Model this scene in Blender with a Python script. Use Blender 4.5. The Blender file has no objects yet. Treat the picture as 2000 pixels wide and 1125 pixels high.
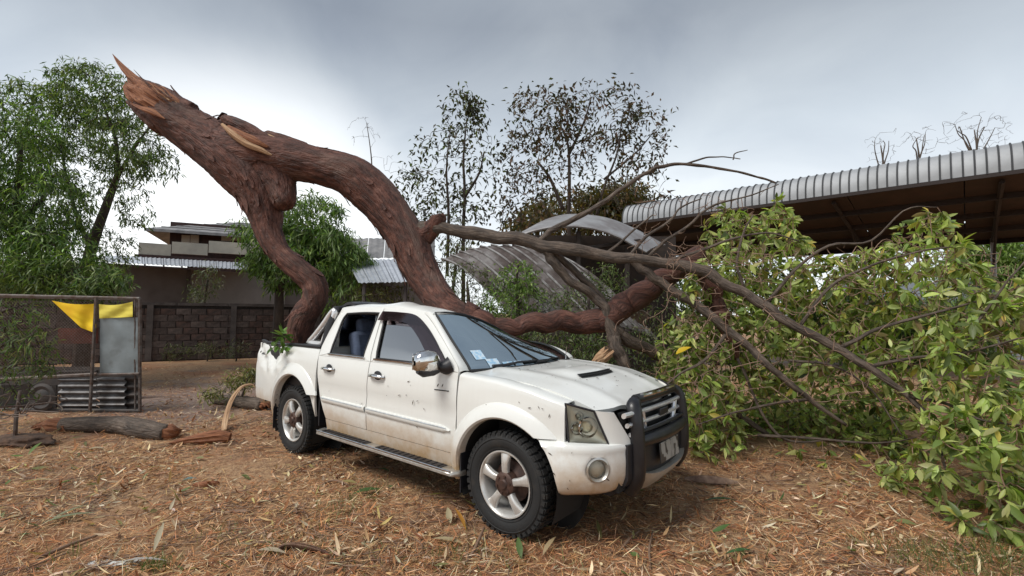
import bpy, bmesh, math, random
import numpy as np
from mathutils import Vector, Matrix, noise
random.seed(7); rng = np.random.default_rng(11)
R = math.radians
SC = bpy.context.scene
COL = SC.collection

# ------------------------------------------------------------------ camera
FPX = 931.0                                   # focal length in pixels of the 2000 px wide photograph
YAW, PIT, ROL = R(128.799), R(2.883), R(0.587)
CAM = Vector((2.2164, -3.5587, 1.6041))
FW = Vector((math.cos(PIT)*math.cos(YAW), math.cos(PIT)*math.sin(YAW), math.sin(PIT)))
_r = Vector((math.sin(YAW), -math.cos(YAW), 0)); _u = _r.cross(FW)
RT = _r*math.cos(ROL) + _u*math.sin(ROL); UP = -_r*math.sin(ROL) + _u*math.cos(ROL)
cd = bpy.data.cameras.new('camera'); cam = bpy.data.objects.new('camera', cd); COL.objects.link(cam)
cd.sensor_width = 36; cd.lens = 36*FPX/2000; cd.clip_start = .05; cd.clip_end = 2000
cam.matrix_world = Matrix(((RT.x, UP.x, -FW.x, CAM.x), (RT.y, UP.y, -FW.y, CAM.y), (RT.z, UP.z, -FW.z, CAM.z), (0, 0, 0, 1)))
SC.camera = cam
FH = Vector((math.cos(YAW), math.sin(YAW), 0)); RH = _r.copy()      # level axes: away from and to the right of the viewer

# ------------------------------------------------------------------ sky, sun, exposure
SUN_EL, SUN_AZ = R(52), R(255)                # sun behind thin cloud, over the viewer's left shoulder
w = bpy.data.worlds.new('World'); SC.world = w; w.use_nodes = True
nt = w.node_tree; nt.nodes.clear(); N = nt.nodes.new; L = nt.links.new
out = N('ShaderNodeOutputWorld'); bg = N('ShaderNodeBackground'); L(bg.outputs[0], out.inputs[0])
sky = N('ShaderNodeTexSky'); sky.sky_type = 'NISHITA'; sky.sun_disc = False
sky.sun_elevation = SUN_EL; sky.sun_rotation = math.pi/2 - SUN_AZ; sky.air_density = 1.0; sky.dust_density = 2.0
tc = N('ShaderNodeTexCoord'); sep = N('ShaderNodeSeparateXYZ'); L(tc.outputs['Generated'], sep.inputs[0])
mp = N('ShaderNodeMapping'); mp.inputs['Scale'].default_value = (1.0, 1.0, 1.7); L(tc.outputs['Generated'], mp.inputs[0])
n1 = N('ShaderNodeTexNoise'); n1.inputs['Scale'].default_value = 2.1; n1.inputs['Detail'].default_value = 7; n1.inputs['Roughness'].default_value = .52; n1.inputs['Distortion'].default_value = .5; L(mp.outputs[0], n1.inputs['Vector'])
# storm cloud: bright low over the horizon, grey-blue overhead
rp = N('ShaderNodeValToRGB'); L(sep.outputs['Z'], rp.inputs[0])
cr = rp.color_ramp; cr.elements[0].position = 0.0; cr.elements[0].color = (5.0, 5.2, 5.25, 1); cr.elements[1].position = 1.0; cr.elements[1].color = (1.6, 1.75, 1.98, 1)
for p, c in ((.20, (3.95, 4.15, 4.28, 1)), (.33, (3.0, 3.26, 3.46, 1)), (.52, (1.62, 1.77, 1.93, 1))):
    e = cr.elements.new(p); e.color = c
rn = N('ShaderNodeValToRGB'); L(n1.outputs['Fac'], rn.inputs[0])
rn.color_ramp.elements[0].position = .30; rn.color_ramp.elements[0].color = (.78, .80, .84, 1); rn.color_ramp.elements[1].position = .70; rn.color_ramp.elements[1].color = (1.18, 1.17, 1.15, 1)
mul = N('ShaderNodeMix'); mul.data_type = 'RGBA'; mul.blend_type = 'MULTIPLY'; mul.inputs[0].default_value = 1
L(rp.outputs[0], mul.inputs[6]); L(rn.outputs[0], mul.inputs[7])
# the break in the cloud around the hidden sun's side
dt = N('ShaderNodeVectorMath'); dt.operation = 'DOT_PRODUCT'; L(tc.outputs['Generated'], dt.inputs[0])
_gd = (FH*math.cos(R(30)) - RH*math.sin(R(30)))*math.cos(R(7)) + Vector((0, 0, math.sin(R(7))))
dt.inputs[1].default_value = _gd
mr = N('ShaderNodeMapRange'); mr.interpolation_type = 'SMOOTHSTEP'; mr.inputs[1].default_value = .93; mr.inputs[2].default_value = 1.0; mr.inputs[3].default_value = 0; mr.inputs[4].default_value = .75; L(dt.outputs['Value'], mr.inputs[0])
ad = N('ShaderNodeMix'); ad.data_type = 'RGBA'; ad.blend_type = 'MIX'; L(mr.outputs[0], ad.inputs[0]); L(mul.outputs[2], ad.inputs[6]); ad.inputs[7].default_value = (6.4, 6.4, 6.3, 1)
mx = N('ShaderNodeMix'); mx.data_type = 'RGBA'; mx.inputs[0].default_value = .90; L(sky.outputs[0], mx.inputs[6]); L(ad.outputs[2], mx.inputs[7])
L(mx.outputs[2], bg.inputs[0]); bg.inputs[1].default_value = .10
sl = bpy.data.lights.new('sun', 'SUN'); sl.energy = 1.35; sl.angle = R(24); sl.color = (1, .97, .92)
so = bpy.data.objects.new('sun', sl); COL.objects.link(so)
_sd = Vector((math.cos(SUN_EL)*math.cos(SUN_AZ), math.cos(SUN_EL)*math.sin(SUN_AZ), math.sin(SUN_EL)))
so.rotation_euler = _sd.to_track_quat('Z', 'Y').to_euler(); so.location = (0, 0, 30)
SC.view_settings.view_transform = 'Standard'; SC.view_settings.look = 'None'; SC.view_settings.gamma = 1; SC.view_settings.use_curve_mapping = False
SC.view_settings.exposure = 1.2
SC.render.engine = 'CYCLES'; SC.cycles.max_bounces = 7; SC.cycles.transparent_max_bounces = 12; SC.cycles.caustics_reflective = False; SC.cycles.caustics_refractive = False

# ------------------------------------------------------------------ helpers
def at(px, py, dep):
    """the place seen at photograph pixel (px, py), dep metres away along the viewing axis"""
    return CAM + (FW + RT*((px-1000)/FPX) - UP*((py-562.5)/FPX))*dep
def gr(px, py, z=0.0):
    d = FW + RT*((px-1000)/FPX) - UP*((py-562.5)/FPX)
    return CAM + d*((z-CAM.z)/d.z)
def lv(lat, dep, z=0.0):
    """a place given by metres to the right of and away from the viewer"""
    p = Vector((CAM.x, CAM.y, 0)) + RH*lat + FH*dep; p.z = z; return p
WM = {}
def wm(o): return WM.get(o.name, Matrix.Identity(4))
def adopt(o, parent, M=None):
    o.parent = parent; o.matrix_parent_inverse = wm(parent).inverted()
def tag(o, label=None, cat=None, group=None, kind=None):
    if label: o['label'] = label
    if cat: o['category'] = cat
    if group: o['group'] = group
    if kind: o['kind'] = kind
    return o
def thing(name, loc, label, cat, group=None):
    o = bpy.data.objects.new(name, None); COL.objects.link(o); o.location = loc; o.empty_display_size = .2
    WM[o.name] = Matrix.Translation(Vector(loc)); return tag(o, label, cat, group)
def V(*a): return Vector(a)
class MB:
    def __init__(s): s.v = []; s.f = []; s.m = []; s.c = None
    def add(s, vs, fs, m=0):
        b = len(s.v); s.v.extend([tuple(p) for p in vs]); s.f.extend([tuple(i+b for i in f) for f in fs]); s.m.extend([m]*len(fs)); return b
    def box(s, c, sz, rot=None, m=0):
        h = Vector(sz)/2; vs = []
        for x in (-1, 1):
            for y in (-1, 1):
                for z in (-1, 1):
                    p = Vector((x*h.x, y*h.y, z*h.z)); vs.append((rot @ p if rot else p)+Vector(c))
        s.add(vs, [(0, 1, 3, 2), (4, 6, 7, 5), (0, 4, 5, 1), (2, 3, 7, 6), (0, 2, 6, 4), (1, 5, 7, 3)], m); return s
    def tube(s, pts, rad, n=8, m=0, cap=True, closed=False, flat=1.0):
        pts = [Vector(p) for p in pts]; k = len(pts)
        if not hasattr(rad, '__len__'): rad = [rad]*k
        vs = []; up = None
        for i, p in enumerate(pts):
            a = pts[i-1] if (i > 0 or closed) else p; b = pts[(i+1) % k] if (i < k-1 or closed) else p
            t = (b-a).normalized() if (b-a).length > 1e-9 else Vector((0, 0, 1))
            if up is None: up = t.orthogonal().normalized()
            up = (up - t*up.dot(t))
            up = up.normalized() if up.length > 1e-6 else t.orthogonal().normalized()
            q = t.cross(up)
            for j in range(n):
                a_ = 2*math.pi*j/n; vs.append(p + (up*math.cos(a_) + q*math.sin(a_)*flat)*rad[i])
        fs = []
        for i in range(k if closed else k-1):
            i2 = (i+1) % k
            for j in range(n): fs.append((i*n+j, i*n+(j+1) % n, i2*n+(j+1) % n, i2*n+j))
        if cap and not closed: fs += [tuple(range(n-1, -1, -1)), tuple(range((k-1)*n, k*n))]
        s.add(vs, fs, m); return s
    def grid(s, P, m=0, flip=False):
        a, b = len(P), len(P[0]); vs = [p for r_ in P for p in r_]; fs = []
        for i in range(a-1):
            for j in range(b-1):
                f = (i*b+j, i*b+j+1, (i+1)*b+j+1, (i+1)*b+j); fs.append(f[::-1] if flip else f)
        s.add(vs, fs, m); return s
    def sheet(s, P, d, m=0):
        """grid P with a rim turned in by the vector (or function of point) d"""
        fn = d if callable(d) else (lambda p: d)
        P = [[Vector(p) for p in r_] for r_ in P]; s.grid(P, m)
        loop = P[0] + [r_[-1] for r_ in P[1:]] + P[-1][-2::-1] + [r_[0] for r_ in P[-2:0:-1]]
        loop.append(loop[0]); s.grid([loop, [p + Vector(fn(p)) for p in loop]], m); return s
    def lathe(s, prof, c, ax, n=32, m=0, closed=False):
        """prof: (radius, along axis)"""
        ax = Vector(ax).normalized(); u = ax.orthogonal().normalized(); w_ = ax.cross(u); c = Vector(c); vs = []; fs = []
        for (r_, h) in prof:
            for j in range(n):
                a = 2*math.pi*j/n; vs.append(c + ax*h + (u*math.cos(a)+w_*math.sin(a))*r_)
        k = len(prof)
        for i in range(k if closed else k-1):
            i2 = (i+1) % k
            for j in range(n): fs.append((i*n+j, i*n+(j+1) % n, i2*n+(j+1) % n, i2*n+j))
        s.add(vs, fs, m); return s
    def prism(s, poly, d, m=0):
        poly = [Vector(p) for p in poly]; d = Vector(d); n = len(poly)
        vs = poly + [p+d for p in poly]; fs = [tuple(range(n-1, -1, -1)), tuple(range(n, 2*n))]
        fs += [(i, (i+1) % n, n+(i+1) % n, n+i) for i in range(n)]; s.add(vs, fs, m); return s
    def mesh(s, name, mats, smooth=40, fix=True):
        me = bpy.data.meshes.new(name); me.from_pydata(s.v, [], s.f)
        for m_ in (mats if isinstance(mats, (list, tuple)) else [mats]): me.materials.append(m_)
        if any(s.m): me.polygons.foreach_set('material_index', s.m)
        if fix:
            bm = bmesh.new(); bm.from_mesh(me); bmesh.ops.remove_doubles(bm, verts=bm.verts, dist=2e-5)
            bmesh.ops.recalc_face_normals(bm, faces=bm.faces); bm.to_mesh(me); bm.free()
        if smooth:
            me.polygons.foreach_set('use_smooth', [True]*len(me.polygons)); me.set_sharp_from_angle(angle=R(smooth))
        if s.c is not None and not fix:
            a = me.color_attributes.new('Col', 'FLOAT_COLOR', 'POINT'); a.data.foreach_set('color', np.asarray(s.c, dtype=np.float32).ravel())
        me.update(); return me
    def build(s, name, mats, parent=None, smooth=40, fix=True, bevel=0, bseg=2, sub=0, **kw):
        o = bpy.data.objects.new(name, s.mesh(name, mats, smooth, fix)); COL.objects.link(o)
        if parent: adopt(o, parent)
        if bevel:
            b = o.modifiers.new('b', 'BEVEL'); b.width = bevel; b.segments = bseg; b.limit_method = 'ANGLE'; b.angle_limit = R(35)
        if sub:
            b = o.modifiers.new('s', 'SUBSURF'); b.levels = sub; b.render_levels = sub
        return tag(o, **kw)
def npmesh(name, v, f, mats, cols=None, smooth=False, parent=None, mi=None, **kw):
    """v (n,3), f (m,k) arrays with one face size"""
    me = bpy.data.meshes.new(name); n, m, k = len(v), len(f), f.shape[1]
    me.vertices.add(n); me.vertices.foreach_set('co', np.ascontiguousarray(v, dtype=np.float32).ravel())
    me.loops.add(m*k); me.loops.foreach_set('vertex_index', np.ascontiguousarray(f, dtype=np.int32).ravel())
    me.polygons.add(m); me.polygons.foreach_set('loop_start', np.arange(0, m*k, k, dtype=np.int32))
    if smooth: me.polygons.foreach_set('use_smooth', np.ones(m, dtype=bool))
    for q in (mats if isinstance(mats, (list, tuple)) else [mats]): me.materials.append(q)
    if mi is not None: me.polygons.foreach_set('material_index', np.asarray(mi, dtype=np.int32))
    me.update(calc_edges=True)
    if cols is not None:
        a = me.color_attributes.new('Col', 'FLOAT_COLOR', 'POINT'); c4 = np.ones((n, 4), dtype=np.float32); c4[:, :3] = cols; a.data.foreach_set('color', c4.ravel())
    o = bpy.data.objects.new(name, me); COL.objects.link(o)
    if parent: adopt(o, parent)
    return tag(o, **kw)
def spline(pts, n):
    """Catmull-Rom through rows of numbers"""
    P = np.asarray([list(p) for p in pts], dtype=float); k = len(P)
    if k == 2: return P[0] + (P[1]-P[0])*np.linspace(0, 1, n)[:, None]
    Q = np.vstack([2*P[0]-P[1], P, 2*P[-1]-P[-2]]); o = []
    for t in np.linspace(0, k-1-1e-9, n):
        i = int(t); u = t-i; a, b, c, d = Q[i:i+4]
        o.append(.5*((2*b)+(-a+c)*u+(2*a-5*b+4*c-d)*u*u+(-a+3*b-3*c+d)*u**3))
    return np.array(o)
def lerp(a, b, t): return a+(b-a)*t

# ------------------------------------------------------------------ materials
def newmat(name):
    m = bpy.data.materials.new(name); m.use_nodes = True; t = m.node_tree
    return m, t, t.nodes['Principled BSDF'], t.nodes.new, t.links.new
def mat(name, c, rough=.6, metal=0, spec=.5, coat=0, c2=None, scale=6, detail=6, bump=0, bscale=40, lo=.35, hi=.65, c3=None, scale3=1.5, r2=None, stretch=None, lo3=.45, hi3=.7):
    m, t, b, n, l = newmat(name)
    b.inputs['Base Color'].default_value = (*c, 1); b.inputs['Roughness'].default_value = rough; b.inputs['Metallic'].default_value = metal
    b.inputs['Specular IOR Level'].default_value = spec; b.inputs['Coat Weight'].default_value = coat; b.inputs['Coat Roughness'].default_value = .08
    tc_ = n('ShaderNodeTexCoord'); vec = tc_.outputs['Object']
    if stretch:
        mp_ = n('ShaderNodeMapping'); mp_.inputs['Scale'].default_value = stretch; l(vec, mp_.inputs[0]); vec = mp_.outputs[0]
    def ramp(sc, lo_, hi_, det):
        x = n('ShaderNodeTexNoise'); x.inputs['Scale'].default_value = sc; x.inputs['Detail'].default_value = det; x.inputs['Roughness'].default_value = .6; l(vec, x.inputs['Vector'])
        q = n('ShaderNodeMapRange'); q.inputs[1].default_value = lo_; q.inputs[2].default_value = hi_; l(x.outputs['Fac'], q.inputs[0]); return q.outputs[0]
    if c2:
        f = ramp(scale, lo, hi, detail); x = n('ShaderNodeMix'); x.data_type = 'RGBA'; x.inputs[6].default_value = (*c, 1); x.inputs[7].default_value = (*c2, 1); l(f, x.inputs[0]); colr = x.outputs[2]
        if r2 is not None:
            q = n('ShaderNodeMapRange'); q.inputs[3].default_value = rough; q.inputs[4].default_value = r2; l(f, q.inputs[0]); l(q.outputs[0], b.inputs['Roughness'])
        if c3:
            f3 = ramp(scale3, lo3, hi3, 4); x3 = n('ShaderNodeMix'); x3.data_type = 'RGBA'; l(colr, x3.inputs[6]); x3.inputs[7].default_value = (*c3, 1); l(f3, x3.inputs[0]); colr = x3.outputs[2]
        l(colr, b.inputs['Base Color'])
    if bump:
        x = n('ShaderNodeTexNoise'); x.inputs['Scale'].default_value = bscale; x.inputs['Detail'].default_value = 6; l(vec, x.inputs['Vector'])
        q = n('ShaderNodeBump'); q.inputs['Strength'].default_value = bump; q.inputs['Distance'].default_value = .02; l(x.outputs['Fac'], q.inputs['Height']); l(q.outputs[0], b.inputs['Normal'])
    return m
def leafmat(name, rough=.5, trans=.35, tint=(1.0, 1.25, .45), spec=.4):
    """leaf colour comes from the leaf's own attribute; light passes through"""
    m, t, b, n, l = newmat(name)
    a = n('ShaderNodeAttribute'); a.attribute_name = 'Col'; l(a.outputs['Color'], b.inputs['Base Color'])
    b.inputs['Roughness'].default_value = rough; b.inputs['Specular IOR Level'].default_value = spec
    tr = n('ShaderNodeBsdfTranslucent'); x = n('ShaderNodeMix'); x.data_type = 'RGBA'; x.blend_type = 'MULTIPLY'; x.inputs[0].default_value = 1
    l(a.outputs['Color'], x.inputs[6]); x.inputs[7].default_value = (*tint, 1); l(x.outputs[2], tr.inputs[0])
    s = n('ShaderNodeMixShader'); s.inputs[0].default_value = trans; l(b.outputs[0], s.inputs[1]); l(tr.outputs[0], s.inputs[2]); l(s.outputs[0], t.nodes['Material Output'].inputs[0])
    return m
def glassmat(name, tint, rough=.02, ior=1.5, refl=(1, 1, 1)):
    m, t, b, n, l = newmat(name); t.nodes.remove(b)
    tr = n('ShaderNodeBsdfTransparent'); tr.inputs[0].default_value = (*tint, 1); g = n('ShaderNodeBsdfGlossy'); g.inputs['Roughness'].default_value = rough; g.inputs[0].default_value = (*refl, 1)
    fr = n('ShaderNodeFresnel'); fr.inputs[0].default_value = ior; s = n('ShaderNodeMixShader'); l(fr.outputs[0], s.inputs[0]); l(tr.outputs[0], s.inputs[1]); l(g.outputs[0], s.inputs[2]); l(s.outputs[0], t.nodes['Material Output'].inputs[0])
    return m
# ================================================================== foliage and twig machinery
def unit(a): return a/np.maximum(np.linalg.norm(a, axis=-1, keepdims=True), 1e-9)
_T18 = np.array([(t, s*w_, abs(s)*w_*.35) for t, w_ in ((0, .03), (.14, .50), (.38, .98), (.66, .86), (.89, .36), (1, .02)) for s in (-1, 0, 1)])
_F18 = np.array([(r_*3+c, r_*3+c+1, r_*3+c+4, r_*3+c+3) for r_ in range(5) for c in (0, 1)])
_T4 = np.array([(0, 0, 0), (.45, .5, .12), (1, 0, -.1), (.45, -.5, .12)]); _F4 = np.array([(0, 1, 2, 3)])
_T6 = np.array([(0, .25, 0), (0, -.25, 0), (.5, -.5, .1), (.5, .5, .1), (1, .1, -.05), (1, -.1, -.05)]); _F6 = np.array([(0, 1, 2, 3), (3, 2, 5, 4)])
def leaf_verts(base, d, nrm_, L_, W_, droop, T):
    d = unit(d); s = unit(np.cross(nrm_, d)); n_ = np.cross(d, s); t = T[:, 0]
    return (base[:, None] + d[:, None]*(T[:, 0][None, :, None]*L_[:, None, None]) + s[:, None]*(T[:, 1][None, :, None]*(W_/2)[:, None, None])
            + n_[:, None]*(T[:, 2][None, :, None]*(W_/2)[:, None, None] - (t**2)[None, :, None]*(droop*L_)[:, None, None]))
def leaf_mesh(name, base, d, nrm_, L_, W_, droop, cols, m, T=_T4, F=_F4, parent=None, smooth=False, **kw):
    v = leaf_verts(base, d, nrm_, L_, W_, droop, T); n_, k = len(base), len(T)
    f = (F[None] + (np.arange(n_)*k)[:, None, None]).reshape(-1, 4); c = np.repeat(cols, k, axis=0)
    return npmesh(name, v.reshape(-1, 3), f, m, c, smooth, parent, **kw)
def tubes(pts, rad, n=5):
    """many tubes at once: pts (T,K,3), rad (T,K)"""
    T_, K = pts.shape[:2]; t = np.gradient(pts, axis=1); t = unit(t); ref = np.where(np.abs(t[:, :1, 2:3]) > .9, np.array([1., 0, 0]), np.array([0, 0, 1.])); ref = np.broadcast_to(ref, t.shape)
    u = unit(np.cross(t, ref)); w_ = np.cross(t, u); a = np.arange(n)*2*np.pi/n
    v = pts[:, :, None] + (u[:, :, None]*np.cos(a)[None, None, :, None] + w_[:, :, None]*np.sin(a)[None, None, :, None])*rad[:, :, None, None]
    i = np.arange(K-1)[:, None]*n; j = np.arange(n)[None]; j2 = (j+1) % n
    f = np.stack([i+j, i+j2, i+n+j2, i+n+j], -1).reshape(-1, 4); f = (f[None]+(np.arange(T_)*K*n)[:, None, None]).reshape(-1, 4)
    return v.reshape(-1, 3), f
def grow(nodes, tips, sag=.0, K=6, wob=.06, rt=.004, rk=.008, every=1, rmax=.05):
    """join each tip to the nearest wood already there; returns twig tubes and each tip's direction"""
    nodes = np.asarray(nodes, float); order = np.argsort([np.min(np.sum((nodes-p)**2, 1)) for p in tips]); P = np.zeros((len(tips), K, 3)); rad = np.zeros((len(tips), K))
    buf = np.zeros((len(nodes)+len(tips)*(K-1), 3)); nb = len(nodes); buf[:nb] = nodes
    for o in order:
        p = tips[o]; q = buf[:nb]; dd = np.sum((q-p)**2, 1); b = q[np.argmin(dd)]; ln = math.sqrt(dd.min()); t = np.linspace(0, 1, K)[:, None]
        off = rng.normal(size=3)*wob*ln; c = b+(p-b)*t + off*np.sin(t*np.pi); c[:, 2] -= sag*ln*(np.sin(t*np.pi))[:, 0]
        P[o] = c; r0 = min(rmax, rt+rk*ln); rad[o] = r0+(rt*.6-r0)*t[:, 0]; buf[nb:nb+K-1] = c[1:]; nb += K-1
    return P, rad, unit(P[:, -1]-P[:, -2])
def palette(n, cols, wts=None, jit=.18):
    c = np.array(cols)[rng.choice(len(cols), n, p=None if wts is None else np.array(wts)/sum(wts))]; return c*np.exp(rng.normal(size=(n, 1))*jit)*np.exp(rng.normal(size=(n, 3))*.05)
def blob(n, c, r, shell=.5):
    d = unit(rng.normal(size=(n, 3))); rr = rng.random(n)**(1/3); rr = np.where(rng.random(n) < shell, .75+.25*rr, rr); return np.array(c)+d*rr[:, None]*np.array(r)
LEAF = leafmat('leaf'); LEAFB = leafmat('leaf_glossy', rough=.42, trans=.42)

# ================================================================== ground
def hgt(x, y):
    n1_ = noise.noise(V(x*.35, y*.35, 2)); n2_ = noise.noise(V(x*1.6, y*1.6, 5)); n3_ = noise.noise(V(x*6, y*6, 8))
    e = .035*n1_+.016*n2_+.006*n3_
    for cx in (0, -3.08):
        for cy in (-.8, .8): e = lerp(e, -.004, math.exp(-((x-cx)**2+(y-cy)**2)/.18))
    return e
def _ground():
    m, t, b, n, l = newmat('litter_covered_earth'); tc_ = n('ShaderNodeTexCoord'); vec = tc_.outputs['Object']
    def nz(sc, det=8, rough=.62, dist=0, st=None):
        x = n('ShaderNodeTexNoise'); x.inputs['Scale'].default_value = sc; x.inputs['Detail'].default_value = det; x.inputs['Roughness'].default_value = rough; x.inputs['Distortion'].default_value = dist
        l(vec, x.inputs['Vector']); return x.outputs['Fac']
    def mr_(f, a, b_, c=0, d=1):
        q = n('ShaderNodeMapRange'); q.inputs[1].default_value = a; q.inputs[2].default_value = b_; q.inputs[3].default_value = c; q.inputs[4].default_value = d; l(f, q.inputs[0]); return q.outputs[0]
    def mx_(f, a, b_):
        x = n('ShaderNodeMix'); x.data_type = 'RGBA'
        for k, v in ((6, a), (7, b_)):
            if isinstance(v, tuple): x.inputs[k].default_value = (*v, 1)
            else: l(v, x.inputs[k])
        l(f, x.inputs[0]); return x.outputs[2]
    c = mx_(mr_(nz(14), .36, .64), (.17, .086, .047), (.40, .24, .125))
    c = mx_(mr_(nz(55, 4), .46, .66, 0, .8), c, (.48, .335, .20))
    c = mx_(mr_(nz(.55, 4), .48, .62, 0, .75), c, (.27, .12, .058))           # redder earth
    wet = mr_(nz(.42, 5, .6, .4), .50, .60); c = mx_(mr_(nz(.9, 5), .52, .68, 0, .65), c, (.10, .075, .058))
    c = mx_(mr_(nz(2.3, 5), .60, .74, 0, .5), c, (.11, .11, .035))             # thin green
    wc = gr(430, 775); vs_ = n('ShaderNodeVectorMath'); vs_.operation = 'DISTANCE'; l(vec, vs_.inputs[0]); vs_.inputs[1].default_value = (wc.x, wc.y, 0)
    wz = n('ShaderNodeMath'); wz.operation = 'MULTIPLY_ADD'; l(nz(1.4, 6, .65), wz.inputs[0]); wz.inputs[1].default_value = -4.2; l(vs_.outputs['Value'], wz.inputs[2])       # trodden damp earth
    damp = mr_(wz.outputs[0], .9, -.6, 0, .85); c = mx_(damp, c, mx_(mr_(nz(9), .4, .62), (.15, .098, .076), (.29, .215, .18)))
    rg_ = n('ShaderNodeMath'); rg_.operation = 'MULTIPLY_ADD'; l(damp, rg_.inputs[0]); rg_.inputs[1].default_value = -.42; l(mr_(nz(.9, 5), .50, .66, .92, .55), rg_.inputs[2]); l(rg_.outputs[0], b.inputs['Roughness'])
    l(c, b.inputs['Base Color']); b.inputs['Specular IOR Level'].default_value = .35
    q = n('ShaderNodeBump'); q.inputs['Strength'].default_value = .75; q.inputs['Distance'].default_value = .03; l(nz(26, 8, .7), q.inputs['Height']); l(q.outputs[0], b.inputs['Normal'])
    return m
def axis(lo, hi, far, fine, n_far):
    a = np.arange(lo, hi, fine); g_ = np.geomspace(fine*1.5, far, n_far); return np.concatenate([(lo-g_)[::-1], a, hi+g_])
la, de = axis(-7, 7, 500, .10, 26), axis(1, 14, 500, .10, 26)
P = []
for d_ in de:
    row = []
    for a_ in la:
        p = lv(a_, d_); p.z = hgt(p.x, p.y) if (abs(a_) < 30 and -10 < d_ < 40) else 0; row.append(p)
    P.append(row)
g = MB(); g.grid(P); g.build('ground', _ground(), smooth=180, kind='structure')
def hz_arr(p): return np.array([hgt(q[0], q[1]) for q in p])
def scatter(n_, d0, d1, pw=1.0, lat0=-1.15, lat1=1.15):
    d = d0+(d1-d0)*rng.random(n_)**pw; a = d*(lat0+(lat1-lat0)*rng.random(n_)); o = np.array([CAM.x, CAM.y, 0])
    p = o+np.outer(a, np.array(RH))+np.outer(d, np.array(FH)); p[:, 2] = hz_arr(p); return p
def clump(p, sc, seed, thr=0.0, k=3.0):
    """keep points in natural drifts"""
    v = np.array([noise.noise(V(q[0]*sc, q[1]*sc, seed)) for q in p]); wc = np.array(gr(430, 775)); v -= .34*np.exp(-(((p[:, :2]-wc[:2])**2).sum(1))/3.2); return p[rng.random(len(p)) < np.clip((v-thr)*k+.5, .08, 1)]
LITTER = leafmat('dry_litter', rough=.85, trans=.08, tint=(1, .8, .5), spec=.2)
def flat_dirs(n_, tilt=.18):
    a = rng.random(n_)*2*np.pi; d = np.stack([np.cos(a), np.sin(a), rng.normal(size=n_)*tilt], 1); nn = np.stack([rng.normal(size=n_)*.35, rng.normal(size=n_)*.35, np.ones(n_)], 1); return d, nn
p = clump(scatter(150000, 2.5, 11, 1.25), 1.1, 3, -.14, 3.2); n_ = len(p); d_, nn = flat_dirs(n_, .22); p[:, 2] += .006+rng.random(n_)*.014
leaf_mesh('dry_straw_litter', p, d_, nn, rng.uniform(.04, .13, n_), rng.uniform(.005, .0105, n_), rng.normal(size=n_)*.12,
          palette(n_, [(.54, .32, .16), (.64, .44, .25), (.36, .16, .07), (.52, .24, .105), (.16, .08, .045), (.74, .60, .40)], [3, 2, 3, 3, 2, 1], .22), LITTER, _T6, _F6, kind='stuff', label='dry brown straw and needle litter covering the ground', cat='litter')
p = clump(scatter(19000, 2.5, 13, 1.2), .8, 7, -.05, 2.5); n_ = len(p); d_, nn = flat_dirs(n_, .15); p[:, 2] += .014+rng.random(n_)*.016
leaf_mesh('fallen_leaf_litter', p, d_, nn, rng.uniform(.03, .12, n_), rng.uniform(.007, .026, n_), rng.normal(size=n_)*.45,
          palette(n_, [(.52, .39, .24), (.44, .28, .145), (.30, .145, .065), (.62, .51, .36), (.22, .09, .04), (.33, .27, .10)], [3, 3, 3, 1.5, 2, 1], .2), LITTER, _T18, _F18, kind='stuff', label='curled dry brown leaves strewn over the ground', cat='litter')
p = clump(scatter(420, 2.6, 9, 1.1), .9, 17, .02, 2.5); n_ = len(p); d_, nn = flat_dirs(n_, .25); p[:, 2] += .03
leaf_mesh('torn_green_leaves', p, d_, nn, rng.uniform(.06, .16, n_), rng.uniform(.018, .045, n_), rng.normal(size=n_)*.3,
          palette(n_, [(.12, .17, .05), (.19, .21, .08), (.07, .12, .04), (.26, .24, .10)], None, .2), LEAF, _T18, _F18, kind='stuff', label='torn green leaves scattered on the brown litter', cat='leaves')
p = clump(scatter(3200, 2.5, 10, 1.1), .9, 27, -.05, 2.5); n_ = len(p); a = rng.random(n_)*6.28; ln = rng.uniform(.08, .38, n_); t = np.linspace(-.5, .5, 5)
dr = np.stack([np.cos(a), np.sin(a), np.zeros(n_)], 1); pr_ = np.stack([-np.sin(a), np.cos(a), np.zeros(n_)], 1); bend = rng.normal(size=n_)*.12
pt = p[:, None]+dr[:, None]*(t[None, :, None]*ln[:, None, None])+pr_[:, None]*((t**2*4)[None, :, None]*(bend*ln)[:, None, None]); pt[:, :, 2] += .02
rd = np.repeat(rng.uniform(.0025, .0065, n_)[:, None], 5, 1)*np.array([1, .9, .8, .65, .45]); v, f = tubes(pt, rd, 4)

p = np.vstack([clump(scatter(2600, 2.6, 8.5, 1.1), .7, 37, .05, 4.0), clump(scatter(1800, 4.6, 9, 1.0, -.85, -.25), .8, 41, -.05, 3.0), clump(scatter(900, 3.2, 5.4, 1.0, .25, .75), .8, 44, -.1, 3.0)]); n_ = len(p); d_, nn = flat_dirs(n_, .12); p[:, 2] += .012+rng.random(n_)*.014
leaf_mesh('bark_chips', p, d_, nn, rng.uniform(.03, .15, n_), rng.uniform(.008, .034, n_), rng.normal(size=n_)*.1, palette(n_, [(.30, .12, .05), (.20, .085, .045), (.38, .18, .08), (.10, .05, .032), (.45, .28, .16)], [3, 3, 2, 2, 1], .2), LITTER, _T6, _F6, kind='stuff', label='red-brown chips of bark and torn wood scattered on the ground', cat='bark chips')
TWIG = mat('twig_wood', (.13, .07, .045), .8, c2=(.24, .155, .10), scale=9)
npmesh('broken_twigs', v, f, TWIG, None, True, kind='stuff', label='small broken twigs scattered over the ground', cat='twigs')
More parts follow.
